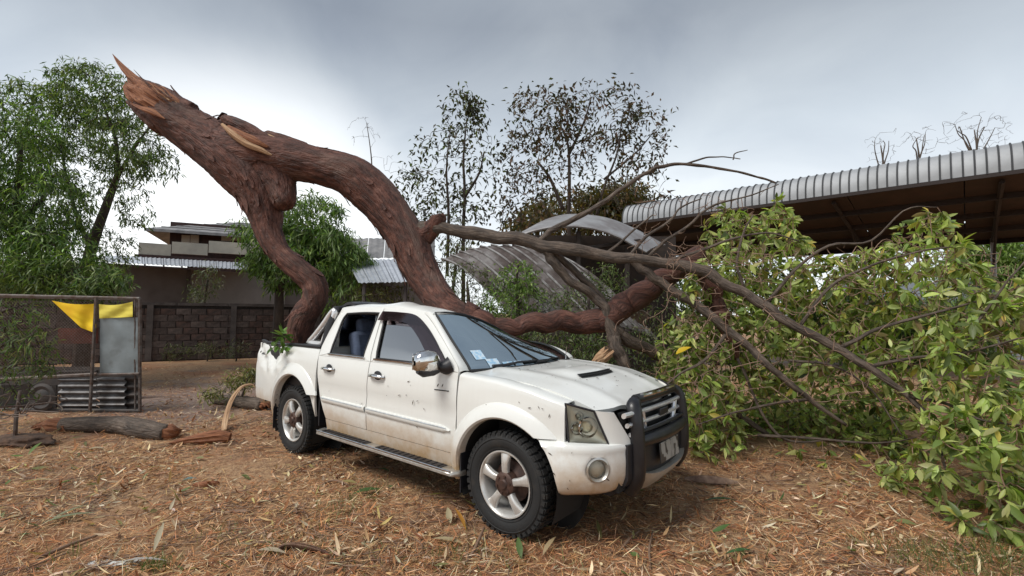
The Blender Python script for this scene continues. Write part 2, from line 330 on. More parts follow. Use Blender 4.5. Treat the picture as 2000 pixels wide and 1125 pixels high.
# grass: thin blades in loose patches
def grass(name, centers, n_per, spread, hgt_, label, cols):
    ps = np.vstack([np.array(c)+np.concatenate([rng.normal(size=(k, 2))*s_, np.zeros((k, 1))], 1) for c, k, s_ in zip(centers, n_per, spread)]); ps[:, 2] = hz_arr(ps); n_ = len(ps)
    d_ = np.stack([rng.normal(size=n_)*.45, rng.normal(size=n_)*.45, np.ones(n_)], 1); nn = rng.normal(size=(n_, 3))
    return leaf_mesh(name, ps, d_, nn, rng.uniform(.5, 1.2, n_)*hgt_, rng.uniform(.004, .009, n_), rng.uniform(.1, .6, n_), palette(n_, cols, None, .2), LEAF, _T6, _F6, kind='stuff', label=label, cat='grass')
GC = [(.10, .15, .035), (.15, .18, .05), (.22, .20, .08), (.07, .11, .03)]
cs = [gr(560, 1065), gr(680, 1090), gr(900, 1100), gr(310, 1112), gr(300, 1118), gr(1900, 1105), gr(1960, 1100), gr(1840, 1112), gr(1990, 1085), gr(640, 1000), gr(660, 1010), gr(1010, 1090), gr(700, 980), gr(870, 1085), gr(1440, 1090), gr(730, 960), gr(1750, 1085), gr(430, 1050), gr(150, 1090), gr(1120, 1110)]
grass('grass_tufts', cs, [70, 90, 70, 90, 50, 380, 380, 260, 260, 60, 50, 60, 60, 60, 60, 60, 200, 40, 40, 50], [.14, .18, .15, .05, .05, .16, .16, .15, .15, .12, .12, .10, .1, .12, .12, .1, .15, .1, .1, .1], .085, 'short green grass tufts in the foreground litter', GC)
# ================================================================== setting behind: walls, houses, shelters
M_BLOCK = [mat('laterite_block', (.085, .060, .053), .9, c2=(.045, .034, .031), scale=7, bump=.4, bscale=30), mat('laterite_block_pale', (.12, .088, .077), .9, c2=(.06, .046, .042), scale=7, bump=.4, bscale=30), mat('laterite_block_red', (.10, .057, .046), .9, c2=(.042, .031, .028), scale=6, bump=.4, bscale=30)]
M_MORTAR = mat('old_mortar', (.038, .031, .029), .95, c2=(.022, .019, .018), scale=9)
A_, B_ = gr(277, 706), gr(499, 699); A_.z = B_.z = 0; wd = (B_-A_).normalized(); wn = V(wd.y, -wd.x, 0)
if wn.dot(CAM-A_) < 0: wn = -wn
WL0, WL1 = -5.4, (B_-A_).length+3.6; ang = math.atan2(wd.y, wd.x); WRot = Matrix.Rotation(ang, 3, 'Z')
wall = thing('block_wall', A_+wd*(WL0+WL1)/2, 'low dark weathered block wall in front of the two-storey house', 'wall')
g = MB(); g.box(A_+wd*((WL0+WL1)/2)-wn*.085+V(0, 0, .84), (WL1-WL0, .10, 1.72), WRot); g.build('mortar_bed', M_MORTAR, wall)
def blockmesh(w_, h_, seed):
    r_ = random.Random(seed); b = MB(); b.box((0, 0, 0), (w_, .10, h_)); b.v = [(p[0]+r_.uniform(-.008, .008), p[1]+r_.uniform(-.006, .006), p[2]+r_.uniform(-.006, .006)) for p in b.v]; return b
bl = [blockmesh(.382, .182, k).mesh('block', M_BLOCK[k % 3], 0) for k in range(9)]
def put(me, name, loc, rz, parent, jit=0):
    o = bpy.data.objects.new(name, me); COL.objects.link(o); adopt(o, parent); o.location = loc; o.rotation_euler = (random.uniform(-jit, jit), random.uniform(-jit, jit), rz); return o
for c in range(8):
    x = WL0+.2+(.2 if c % 2 else 0)
    while x < WL1-.15:
        if random.random() > .02: put(random.choice(bl), 'block', A_+wd*(x+random.uniform(-.006, .006))-wn*(.04+random.uniform(-.012, .012))+V(0, 0, .11+c*.2), ang, wall, .012)
        x += .4
M_CONC = mat('stained_concrete', (.095, .080, .075), .9, c2=(.05, .042, .040), scale=4, bump=.2)
x = WL0
while x < WL1-.5:
    ln = random.uniform(1.3, 1.7); g = MB(); g.box((0, 0, 0), (ln-.015, .17, .085)); put(g.mesh('coping', M_CONC, 0), 'coping', A_+wd*(x+ln/2)-wn*.06+V(0, 0, 1.745), ang, wall); x += ln
for x in (-2.9, .15, 2.35, 4.9):
    g = MB(); g.box((0, 0, .86), (.16, .16, 1.72)); put(g.mesh('pier', M_CONC, 0), 'pier', A_+wd*x-wn*.03, ang, wall)

# ---- two-storey house behind the wall
def hd(px): return 18.6+(px-220)*.0095
def hp(px, py, back=0.0): return at(px, py, hd(px)+back)
def wallbox(px0, px1, py0, py1, back, th, name, m, parent, z0=None):
    a, b = hp(px0, py1, back), hp(px1, py1, back); top = hp(px0, py0, back).z; z_ = a.z if z0 is None else z0; d = V(b.x-a.x, b.y-a.y, 0); n_ = V(-d.y, d.x, 0).normalized()
    if n_.dot(FH) < 0: n_ = -n_
    g = MB(); g.prism([V(a.x, a.y, z_), V(b.x, b.y, z_), V(b.x, b.y, top), V(a.x, a.y, top)], n_*th); return g.build(name, m, parent, smooth=0)
M_HBROWN = mat('dark_stained_render', (.115, .094, .088), .9, c2=(.065, .054, .052), scale=.8, c3=(.15, .13, .12), scale3=.35)
M_HGREY = mat('grey_render', (.23, .21, .195), .9, c2=(.14, .128, .12), scale=.6, c3=(.28, .26, .24), scale3=.3)
M_TIMBER = mat('dark_red_timber', (.055, .025, .022), .8, c2=(.03, .016, .015), scale=6, stretch=(1, 1, .15))
M_PAR = mat('cream_parapet', (.42, .39, .32), .8, c2=(.30, .28, .24), scale=1.2)
M_TILE = mat('grey_fibre_roof', (.24, .235, .235), .8, c2=(.15, .15, .155), scale=3, bump=.3, bscale=6)
M_TIN = mat('bright_tin_roof', (.50, .53, .58), .35, metal=.35, c2=(.36, .38, .42), scale=3)
M_CURT = mat('pale_curtain', (.55, .52, .47), .9); M_WFR = mat('window_frame_paint', (.10, .06, .05), .7)
house = thing('two_storey_house', V(hp(380, 600).x, hp(380, 600).y, 0), 'two-storey house with brown timber upper floor and cream balcony parapet', 'house')
wallbox(-160, 119, 497, 600, 0, .2, 'lower_wall', M_HBROWN, house, 0); wallbox(120, 366, 512, 600, 0, .2, 'lower_wall', M_HBROWN, house, 0); wallbox(366, 556, 508, 600, 0, .2, 'lower_wall', M_HGREY, house, 0)
wallbox(362, 369, 511, 600, -.05, .12, 'column', M_CONC, house, 0)
wallbox(556, 700, 500, 600, .4, .2, 'lower_wall', M_HBROWN, house, 0)
for a, b in ((270, 334), (335, 406), (407, 483), (484, 560)): wallbox(a, b-.6, 473-(a-270)*.022, 496-(a-270)*.02, .6, .12, 'parapet_panel', M_PAR, house)
wallbox(262, 600, 496, 503, .55, .25, 'floor_slab', M_TIMBER, house)
wallbox(330, 640, 432, 500, 2.2, .2, 'upper_wall', M_TIMBER, house)
for a, b, t_, bt in ((353, 389, 457, 474), (431, 473, 453, 470)):
    wn_ = wallbox(a, b, t_, bt, 2.15, .04, 'window', M_WFR, house)
    m_ = (a+b)/2; wallbox(a+1.2, m_-.6, t_+1.5, bt, 2.11, .03, 'curtain', M_CURT, wn_); wallbox(m_+.6, b-1.2, t_+1.5, bt, 2.11, .03, 'curtain', M_CURT, wn_)
# hipped roof with sheet courses
e0, e1 = hp(284, 445, 1.2), hp(700, 425, 1.2); ez = e0.z; e1.z = ez; dd = (e1-e0); dd.z = 0; dn = dd.normalized(); nb_ = V(-dn.y, dn.x, 0)
if nb_.dot(FH) < 0: nb_ = -nb_
wdt = 6.4; f0, f1 = e0+nb_*wdt, e1+nb_*wdt; r0, r1 = e0+nb_*wdt/2+dn*3.3+V(0, 0, 1.08), e1+nb_*wdt/2-dn*3.3+V(0, 0, 1.08)
g = MB(); th = V(0, 0, -.12)
for poly in ((e0, e1, r1, r0), (f1, f0, r0, r1), (f0, e0, r0), (e1, f1, r1)): g.prism(poly, th)
roof = g.build('roof', M_TILE, house, smooth=0)
for k in range(1, 7):
    t = k/7; g = MB(); g.tube([e0.lerp(r0, t)+V(0, 0, .02), e1.lerp(r1, t)+V(0, 0, .02)], .022, 5); g.build('roof_course', M_TILE, roof)
# awning of tin sheets over the ground floor
a0, a1 = hp(205, 511, -1.6), hp(486, 503, -1.5); b0, b1 = hp(205, 498, .1), hp(486, 494, .1); a1.z = a0.z; b1.z = b0.z
nS = 8
for k in range(nS):
    u0, u1 = k/nS+.002, (k+1)/nS-.002; rows = []
    for j in range(13):
        u = lerp(u0, u1, j/12); p, q = a0.lerp(a1, u), b0.lerp(b1, u); w_ = .018*math.sin(j*math.pi/1.5); rows.append([p+V(0, 0, w_), p.lerp(q, .5)+V(0, 0, w_), q+V(0, 0, w_)])
    g = MB(); g.sheet(rows, V(0, 0, -.012)); g.build('awning_sheet', M_TIN, house)
for k in range(9):
    u = k/8; g = MB(); p, q = a0.lerp(a1, u)-V(0, 0, .06), b0.lerp(b1, u)-V(0, 0, .06); g.tube([p, q], .035, 4); g.build('rafter', M_CONC, house)
g = MB(); g.tube([a0-V(0, 0, .09), a1-V(0, 0, .09)], .045, 4); g.build('eave_beam', M_TIMBER, house)

# ---- low building right of the house: grey eave, bright lean-to roof
low = thing('low_outbuilding', lv(-2.9, 14.5), 'low outbuilding with bright sheet lean-to roof behind the arching trunk', 'outbuilding')
def sheetroof(parent, c00, c01, c10, c11, n, m, name, amp=.015, wv=10):
    for k in range(n):
        rows = []
        for j in range(wv+1):
            u = lerp(k/n+.003, (k+1)/n-.003, j/wv); w_ = V(0, 0, amp*math.sin(j/wv*2*math.pi*2.5)); rows.append([c00.lerp(c01, u).lerp(c10.lerp(c11, u), t)+w_ for t in (0, .33, .66, 1)])
        g = MB(); g.sheet(rows, V(0, 0, -.01)); g.build(name, m, parent)
sheetroof(low, at(700, 552, 12.2), at(860, 549, 12.0), at(676, 508, 14.6), at(842, 505, 14.4), 7, M_TIN, 'roof_sheet')
sheetroof(low, at(650, 505, 15.2), at(850, 502, 15.0), at(655, 466, 17.0), at(850, 464, 17.0), 6, M_TILE, 'roof_sheet')
g = MB(); a, b = at(655, 510, 15.6), at(850, 508, 15.4); g.prism([V(a.x, a.y, 0), V(b.x, b.y, 0), b, a], FH*.15); g.build('wall', M_HBROWN, low, smooth=0)
for px in (712, 792, 850):
    p = at(px, 552, 12.3); g = MB(); g.tube([V(p.x, p.y, 0), p], .05, 6); g.build('post', M_CONC, low)

# ---- collapsed shed: buckled roof sheets
def _rust():
    m, t, b, n, l = newmat('weathered_tin'); tc_ = n('ShaderNodeTexCoord')
    x = n('ShaderNodeTexNoise'); x.inputs['Scale'].default_value = 1.6; x.inputs['Detail'].default_value = 9; x.inputs['Roughness'].default_value = .7; l(tc_.outputs['Object'], x.inputs['Vector'])
    r_ = n('ShaderNodeValToRGB'); e = r_.color_ramp.elements; e[0].position = .36; e[0].color = (.030, .018, .015, 1); e[1].position = .68; e[1].color = (.22, .21, .205, 1); q = e.new(.47); q.color = (.06, .044, .038, 1); q = e.new(.55); q.color = (.12, .105, .10, 1)
    l(x.outputs['Fac'], r_.inputs[0]); l(r_.outputs[0], b.inputs['Base Color']); b.inputs['Roughness'].default_value = .75; return m
M_RUST = _rust(); M_RIB = mat('pale_roof_rib', (.26, .255, .25), .7, c2=(.07, .055, .05), scale=3, lo=.4, hi=.6); M_GTIN = mat('grey_tin', (.34, .345, .35), .5, metal=.3, c2=(.22, .21, .21), scale=2.2, c3=(.14, .11, .10), scale3=.9)
shed = thing('collapsed_shed', lv(.6, 9.6), 'collapsed shed with buckled rusty grey roof sheets behind the truck', 'shed')
tops = spline([(862, 508, 9.7), (905, 491, 9.8), (955, 481, 9.9), (1010, 482, 9.9), (1062, 493, 9.9), (1110, 512, 9.9)], 61)
def dsh(u, v):
    i = min(60, max(0, int(round(u*60)))); px, py, dp = tops[i]; b = math.sin(v*math.pi)
    return at(px+175*v-18*b, py+150*v**1.15-26*b, dp-1.5*v)
for k in range(12):
    rows = [[dsh((k*5+j)/60, v)+V(0, 0, .012*(1 if j in (0, 5) else 0)) for v in np.linspace(0, 1, 12)] for j in range(6)]
    g = MB(); g.sheet(rows, V(0, 0, -.012)); sh = g.build('roof_sheet', M_RUST, shed)
    g = MB(); g.tube([dsh(k*5/60, v)+V(0, 0, .03) for v in np.linspace(0, 1, 12)], .022, 5); g.build('rib', M_RIB, sh)
fr_ = spline([(1005, 466, 10.4), (1040, 452, 10.4), (1090, 443, 10.4), (1150, 445, 10.4), (1205, 462, 10.4), (1262, 492, 10.4)], 41); bk_ = spline([(1035, 446, 12), (1070, 427, 12), (1115, 418, 12), (1180, 424, 12), (1235, 444, 12), (1300, 478, 12)], 41)
for k in range(8):
    rows = [[at(*lerp(fr_[k*5+j], bk_[k*5+j], v))+V(0, 0, .05*math.sin(v*3.1)) for v in np.linspace(0, 1, 5)] for j in range(6)]
    g = MB(); g.sheet(rows, V(0, 0, -.015)); g.build('vault_sheet', M_GTIN, shed)
    g = MB(); g.tube([at(*fr_[k*5+j])+V(0, 0, .0) for j in range(6)], .03, 5); g.build('edge_trim', M_GTIN, shed)
M_DKW = mat('dark_timber_and_shade', (.020, .016, .014), .9, c2=(.04, .028, .022), scale=5)  # timber of posts and beams, also the painted shade behind them
g = MB(); a, b = at(1000, 470, 12.3), at(1320, 470, 12.3); g.prism([V(a.x, a.y, 0), V(b.x, b.y, 0), V(b.x, b.y, a.z+.15), V(a.x, a.y, a.z+.15)], FH*.1); g.build('shade_backing', M_DKW, shed, smooth=0)  # dark sheet standing in for the shade inside the shed
for px, py in ((1030, 470), (1130, 452), (1225, 480)):
    p = at(px, py, 10.6); g = MB(); g.tube([V(p.x, p.y, 0), p], .06, 6); g.build('post', M_DKW, shed)
for a, b in (((1020, 478, 10.5), (1235, 500, 10.5)), ((1040, 500, 10.3), (1250, 470, 10.8)), ((900, 520, 9.6), (1110, 560, 9.2))):
    g = MB(); g.tube([at(*a), at(*b)], .05, 5); g.build('fallen_beam', M_DKW, shed)
g = MB(); pt_ = at(1225, 615, 8.2); g.sheet([[pt_+RT*(.32*u)+UP*(.22*v-.22*u)-FW*(.2*v)+UP*(.012*math.sin(j*1.57)) for j, u in enumerate(np.linspace(0, 1, 13))] for v in (0, .5, 1)], FW*.01); tag(g.build('loose_roof_sheet', M_GTIN), 'small loose grey roof sheet leaning among branches behind the bonnet', 'roof sheet')

# ---- long shelter with rounded tin eave
CE = lv(9.60, 8.94); cu = (RH*-.726+FH*.688); cn = (RH*.688+FH*.726)
M_CTIN = mat('pale_zinc_sheet', (.36, .375, .39), .6, metal=.12, c2=(.28, .29, .30), scale=2.5, c3=(.27, .26, .25), scale3=1.2, lo3=.55, hi3=.8)
M_SEAM = mat('dark_seam', (.07, .072, .075), .6, metal=.3); M_UND = mat('brown_ceiling_board', (.055, .031, .023), .75, c2=(.034, .021, .016), scale=2.5, bump=.1); M_PURL = mat('dark_purlin', (.022, .014, .012), .8)
_t = M_CTIN.node_tree; _b = _t.nodes['Principled BSDF']; _src = _b.inputs['Base Color'].links[0].from_socket; _oi = _t.nodes.new('ShaderNodeObjectInfo'); _q = _t.nodes.new('ShaderNodeMapRange'); _q.inputs[3].default_value = .88; _q.inputs[4].default_value = 1.04; _t.links.new(_oi.outputs['Random'], _q.inputs[0])
_x = _t.nodes.new('ShaderNodeMix'); _x.data_type = 'RGBA'; _x.blend_type = 'MULTIPLY'; _x.inputs[0].default_value = 1; _t.links.new(_src, _x.inputs[6]); _t.links.new(_q.outputs[0], _x.inputs[7]); _t.links.new(_x.outputs[2], _b.inputs['Base Color'])
shel = thing('tin_roof_shelter', V((CE+cn*2.6).x, (CE+cn*2.6).y, 0), 'long shelter with rounded zinc eave and dark brown underside', 'shelter')
prof = [(n_, z+.09) for n_, z in ((0, 4.30), (0, 4.42), (.012, 4.54), (.05, 4.66), (.115, 4.77), (.21, 4.86), (.34, 4.92), (.55, 4.95), (1.5, 4.97), (3.2, 4.80), (5.35, 4.20))]
S0, S1, PIT_ = -3.2, 8.62, .172
def cpt(s, n_, z): return V((CE+cu*s+cn*n_).x, (CE+cu*s+cn*n_).y, z)
org = cpt(S0, 0, 0); nSh = int((S1-S0)/PIT_)
g = MB(); g.sheet([[cpt(S0+w_*PIT_, n_, z+b) for n_, z in prof] for w_, b in ((.02, 0), (.33, .002), (.66, .002), (.98, 0))], cn*.012); shm = g.mesh('roof_sheet', M_CTIN)
g = MB(); g.tube([cpt(S0+PIT_, n_-.008, z+.012) for n_, z in prof], .0165, 5); rbm = g.mesh('seam', M_SEAM)
for k in range(nSh):
    o = bpy.data.objects.new('roof_sheet', shm); COL.objects.link(o); adopt(o, shel); o.location = cu*(PIT_*k)+V(0, 0, random.uniform(-.006, .006))+cn*random.uniform(-.008, .008); o.rotation_euler = (random.uniform(-.0006, .0006), random.uniform(-.0006, .0006), 0)
    r_ = bpy.data.objects.new('seam', rbm); COL.objects.link(r_); r_.parent = o
def along(n0, z0, n1, z1, th, name, m, s0=S0, s1=S1):
    g = MB(); g.prism([cpt(s0, n0, z0), cpt(s1, n0, z0), cpt(s1, n1, z1), cpt(s0, n1, z1)], V(0, 0, th)); return g.build(name, m, shel, smooth=0)
zc_ = lambda n_: 4.39-.13*n_
for k in range(4):
    n0, n1 = .04+k*1.31, .04+(k+1)*1.31-.05
    for j in range(6): along(n0, zc_(n0), n1, zc_(n1), .03, 'ceiling_board', M_UND, lerp(S0, S1, j/6)+.01, lerp(S0, S1, (j+1)/6)-.01)
    along(n1-.03, zc_(n1)-.12, n1+.08, zc_(n1)-.12, .13, 'purlin', M_PURL)
along(-.015, 4.33, .05, 4.33, .08, 'eave_beam', M_PURL)
along(5.2, 3.60, 5.28, 3.60, .62, 'rear_fascia', M_PURL)
M_GPOST = mat('galvanised_post', (.30, .30, .30), .5, metal=.4, c2=(.2, .19, .18), scale=5)
for s in (-2.6, .2, 3.0, 5.8, 8.4):
    g = MB(); g.tube([cpt(s, 5.1, 0), cpt(s, 5.1, 3.75)], .055, 8); g.build('post', M_GPOST, shel)
    g = MB(); g.tube([cpt(s, .3, 4.28), cpt(s, 5.1, 3.64)], .05, 5); g.build('rafter', M_PURL, shel)
    g = MB(); g.tube([cpt(s, 2.6, 3.98), cpt(s, 5.1, 3.0)], .03, 5); g.build('brace', M_PURL, shel)
# ---- distant low wall seen under the shelter
g = MB(); a, b = at(1640, 553, 19), at(2060, 548, 18); g.prism([V(a.x, a.y, 0), V(b.x, b.y, 0), b, a], FH*.2); g.build('boundary_wall', mat('blue_grey_wall', (.30, .33, .37), .8, c2=(.22, .24, .27), scale=.7), smooth=0, label='pale blue-grey boundary wall far behind the leaves at right', cat='wall')
# ================================================================== standing trees and shrubs
BARKS = [mat('grey_brown_bark', (.075, .055, .042), .9, c2=(.035, .026, .022), scale=9, stretch=(1, 1, .25), bump=.4), mat('pale_bark', (.13, .105, .085), .9, c2=(.06, .048, .04), scale=9, stretch=(1, 1, .25), bump=.4)]
def P3(px, py, dp): return np.array(at(px, py, dp))
def tree(name, label, cat, stems, blobs, leaf, cols, wts=None, group=None, bark=0, rt=.006, rk=.010, sag=-.12, hang=.3, T=_T4, F=_F4, lm=None, wob=.10, stemname='trunk', crownname='crown', rmax=.05, ground=True):
    """stems: polylines of (px, py, depth, radius px); blobs: (px, py, depth, rx px, ry px, rdepth m, tips, leaves per tip); leaf: (length, width, spread)"""
    S3 = []
    for st in stems:
        q = spline(st, 14); p = np.array([P3(*r_[:3]) for r_ in q]); S3.append((p, q[:, 3]*q[:, 2]/FPX))
    b = S3[0][0][0].copy()
    if ground: b[2] = min(0, b[2])
    o = thing(name, Vector((b[0], b[1], max(0, b[2]))), label, cat, group)
    for i, (p, r_) in enumerate(S3):
        if ground and i == 0 and p[0, 2] > .02: p = np.vstack([[p[0, 0], p[0, 1], -.05], p]); r_ = np.concatenate([[r_[0]*1.3], r_])
        g = MB(); g.tube(p, r_, 9); g.build(stemname if i == 0 else 'limb', BARKS[bark], o, smooth=180)
    nodes = np.vstack([p[len(p)//4:] for p, _ in S3]); tips, npl = [], []
    for (px, py, dp, rx, ry, rd, nt_, nl) in blobs:
        c = P3(px, py, dp); k = dp/FPX; q = blob(nt_, (0, 0, 0), (rx*k, rd, ry*k)); q = c+np.outer(q[:, 0], np.array(RH))+np.outer(q[:, 1], np.array(FH))+np.outer(q[:, 2], (0, 0, 1.)); q[:, 2] = np.maximum(q[:, 2], .05); tips.append(q); npl += [nl]*nt_
    tips = np.vstack(tips); npl = np.array(npl); Pt, rad, dr = grow(nodes, tips, sag, 6, wob, rt, rk, rmax=rmax)
    v, f = tubes(Pt, rad, 4); npmesh('branches', v, f, BARKS[bark], None, True, o, kind='stuff')
    if npl.sum():
        idx = np.repeat(np.arange(len(tips)), npl); n_ = len(idx); L_, W_, sp = leaf
        tt = rng.random(n_); base = Pt[idx, 5]*(1-tt[:, None]*.5)+Pt[idx, 4]*(tt[:, None]*.5)+rng.normal(size=(n_, 3))*sp
        d = dr[idx]*.4+rng.normal(size=(n_, 3))*.6; d[:, 2] -= hang; nn = rng.normal(size=(n_, 3))*.5; nn[:, 2] += 1
        tone = np.exp(rng.normal(size=len(tips))*.16)[idx][:, None]
        leaf_mesh(crownname, base, d, nn, L_*rng.uniform(.6, 1.25, n_), W_*rng.uniform(.7, 1.2, n_), rng.uniform(0, .35, n_), palette(n_, cols, wts)*tone, lm or LEAF, T, F, o)
    return o
GD = [(.10, .145, .045), (.15, .205, .06), (.06, .10, .034), (.21, .265, .085)]
GY = [(.12, .19, .045), (.18, .25, .06), (.08, .13, .035), (.24, .28, .08)]
BR = [(.10, .075, .05), (.13, .08, .05), (.07, .06, .035), (.10, .11, .04)]
# left edge
tree('airy_tree', 'tall airy green tree with leaning forked trunk left of the broken trunk', 'tree',
     [[(165, 585, 11.6, 11), (172, 510, 11.6, 10), (190, 450, 11.6, 8.5), (212, 390, 11.6, 7), (232, 335, 11.5, 5)], [(178, 490, 11.6, 4.5), (150, 420, 11.8, 3.5), (128, 340, 11.9, 2.6), (120, 270, 12, 2)], [(232, 335, 11.5, 4), (225, 270, 11.5, 3), (200, 200, 11.5, 2)], [(226, 350, 11.5, 3.5), (262, 290, 11.3, 2.6), (290, 250, 11.3, 1.6)]],
     [(190, 190, 11.6, 72, 58, 1.0, 190, 15), (105, 235, 11.8, 78, 75, 1.1, 210, 17), (250, 265, 11.4, 58, 72, .9, 130, 15), (170, 330, 11.6, 90, 60, 1.0, 110, 13), (300, 315, 11.3, 40, 36, .6, 46, 14), (262, 395, 11.3, 28, 45, .6, 30, 12), (85, 420, 11.8, 85, 80, 1.0, 130, 16), (215, 485, 11.2, 40, 36, .7, 34, 12)],
     (.16, .066, .075), GD, hang=.5)
tree('dense_tree', 'dense dark green tree at the left edge above the cage', 'tree',
     [[(20, 590, 10, 10), (25, 480, 10, 8), (35, 370, 10, 6), (40, 280, 10, 4)], [(30, 450, 10, 5), (90, 380, 10, 3)]],
     [(10, 290, 10, 85, 90, 1.1, 200, 17), (60, 400, 9.8, 90, 80, 1.0, 180, 17), (10, 480, 9.6, 85, 80, 1.0, 180, 18), (105, 500, 9.6, 75, 55, .8, 120, 17), (-60, 380, 9.8, 90, 170, 1.2, 160, 16)],
     (.17, .062, .08), [(.095, .16, .042), (.15, .235, .06), (.215, .30, .078), (.06, .105, .033)], hang=.55)
tree('feathery_shrub', 'dark feathery shrub spreading over the top of the cage', 'shrub',
     [[(160, 600, 9.2, 6), (150, 560, 9.2, 5), (140, 520, 9.2, 4)]], [(130, 545, 9.2, 90, 38, .6, 150, 18), (205, 555, 9.2, 40, 20, .4, 46, 16), (30, 540, 9.0, 60, 40, .6, 100, 17)], (.18, .05, .08), GD, hang=.45)
# behind the wall
tree('leafy_mango_tree', 'leafy green tree with drooping leaves behind the forked trunk', 'tree',
     [[(545, 600, 14.2, 9), (548, 560, 14.2, 8), (570, 510, 14.2, 6), (600, 460, 14.2, 5)], [(560, 530, 14.2, 5), (620, 500, 14.2, 4), (660, 480, 14.2, 3)]],
     [(600, 440, 14.2, 72, 66, 1.0, 230, 17), (640, 500, 14.0, 75, 60, 1.0, 210, 17), (515, 490, 14, 42, 48, .7, 90, 16), (560, 520, 14, 60, 45, .8, 110, 15), (690, 520, 13.8, 35, 45, .6, 40, 12), (475, 445, 14.4, 20, 14, .4, 12, 10), (655, 575, 13.6, 60, 30, .6, 50, 12)],
     (.25, .085, .09), [(.105, .175, .048), (.16, .245, .068), (.07, .12, .034), (.22, .30, .09)], hang=.75)
tree('wall_creeper', 'small straggly bush growing above the block wall', 'bush', [[(398, 605, 17.0, 3), (402, 570, 17.0, 2.4), (408, 535, 17.0, 1.5)]], [(410, 540, 17.0, 22, 22, .3, 26, 10), (392, 575, 17, 26, 20, .3, 30, 10)], (.16, .06, .1), [(.06, .08, .035), (.10, .12, .06), (.15, .15, .09)], hang=.4)
# sparse trees behind the middle
SP = dict(rt=.007, rk=.009, sag=-.18, hang=.2, wob=.09)
tree('sparse_slender_tree', 'slender sparse tree with few small dark leaves right of the arching limb', 'tree',
     [[(905, 560, 16, 4), (905, 440, 16, 3.4), (908, 380, 16, 3), (905, 310, 16, 2.2), (912, 230, 16, 1.2)], [(873, 540, 15.6, 3.4), (876, 420, 15.6, 2.8), (872, 330, 15.6, 1.8), (880, 250, 15.6, 1)], [(908, 385, 16, 3), (935, 340, 16, 2.2), (945, 300, 16, 1.2)]],
     [(905, 230, 16, 45, 45, .9, 42, 6), (860, 330, 16, 70, 75, 1.1, 80, 5), (930, 340, 16, 55, 95, 1.0, 70, 4), (870, 440, 16, 80, 65, 1.1, 90, 5), (800, 380, 15.8, 45, 70, .8, 45, 4), (925, 220, 16, 14, 26, .3, 16, 13)], (.21, .17, .15), [(.05, .055, .03), (.08, .07, .045), (.09, .11, .035), (.035, .035, .025)], **SP)
tree('sparse_spreading_tree', 'wide sparse tree with thin upright branches and scattered brown leaves', 'tree',
     [[(1112, 520, 17, 4.4), (1111, 420, 17, 3.8), (1112, 340, 17, 3.2), (1108, 275, 17, 2.2), (1085, 230, 17, 1.2)], [(1100, 410, 17, 4), (1075, 350, 17, 3), (1050, 315, 17, 2)], [(1165, 420, 16.6, 2.8), (1180, 365, 16.6, 2.4), (1205, 300, 16.6, 1.8), (1215, 230, 16.6, 1)], [(1112, 300, 17, 3), (1140, 240, 17, 2), (1155, 190, 17, 1.2)], [(1180, 350, 16.6, 2.4), (1240, 300, 16.6, 1.6), (1275, 260, 16.6, 1)]],
     [(1060, 235, 17, 72, 62, 1.2, 120, 7), (1170, 225, 17, 85, 62, 1.2, 130, 5), (1255, 270, 16.8, 52, 70, 1.0, 90, 5), (1110, 330, 17, 120, 70, 1.3, 130, 5), (1245, 370, 16.6, 65, 55, 1.0, 60, 4), (1010, 330, 17, 45, 70, 1.0, 45, 4), (1290, 400, 16.4, 35, 30, .6, 22, 3), (1020, 410, 16.4, 60, 40, .8, 50, 5)], (.22, .18, .17), [(.055, .045, .035), (.09, .06, .042), (.12, .07, .045), (.05, .055, .028)], **SP)
tree('olive_round_tree', 'round olive brown tree behind the collapsed shed roof', 'tree', [[(1150, 540, 21, 8), (1150, 470, 21, 6), (1150, 420, 21, 4)]],
     [(1120, 415, 21, 90, 34, 1.4, 170, 15), (1215, 396, 21, 60, 34, 1.2, 140, 15), (1050, 440, 20, 55, 28, 1.0, 90, 13), (1180, 440, 20.5, 110, 30, 1.2, 120, 13)], (.36, .17, .20), [(.11, .085, .03), (.14, .10, .035), (.07, .075, .025), (.17, .10, .045)], hang=.3)
tree('vine_covered_stump', 'leafy yellow-green growth under the upper branch beside the limb', 'shrub', [[(885, 560, 13.4, 3), (890, 520, 13.4, 3), (893, 480, 13.4, 2)]], [(890, 500, 13.4, 28, 35, .5, 46, 12), (745, 580, 12.8, 60, 28, .6, 62, 12)], (.15, .06, .10), [(.09, .10, .03), (.14, .13, .04), (.06, .07, .022)], hang=.35)
tree('bare_sapling', 'thin pale leafless sapling just above the arching limb', 'tree', [[(728, 400, 15, 1.6), (726, 320, 15, 1.3), (722, 280, 15, .9), (716, 240, 15, .6)]], [(712, 262, 15, 32, 34, .5, 34, 0), (770, 320, 15, 25, 20, .4, 14, 0)], (.1, .05, .1), GD, rt=.004, rk=.004, sag=-.2, bark=1, ground=False)
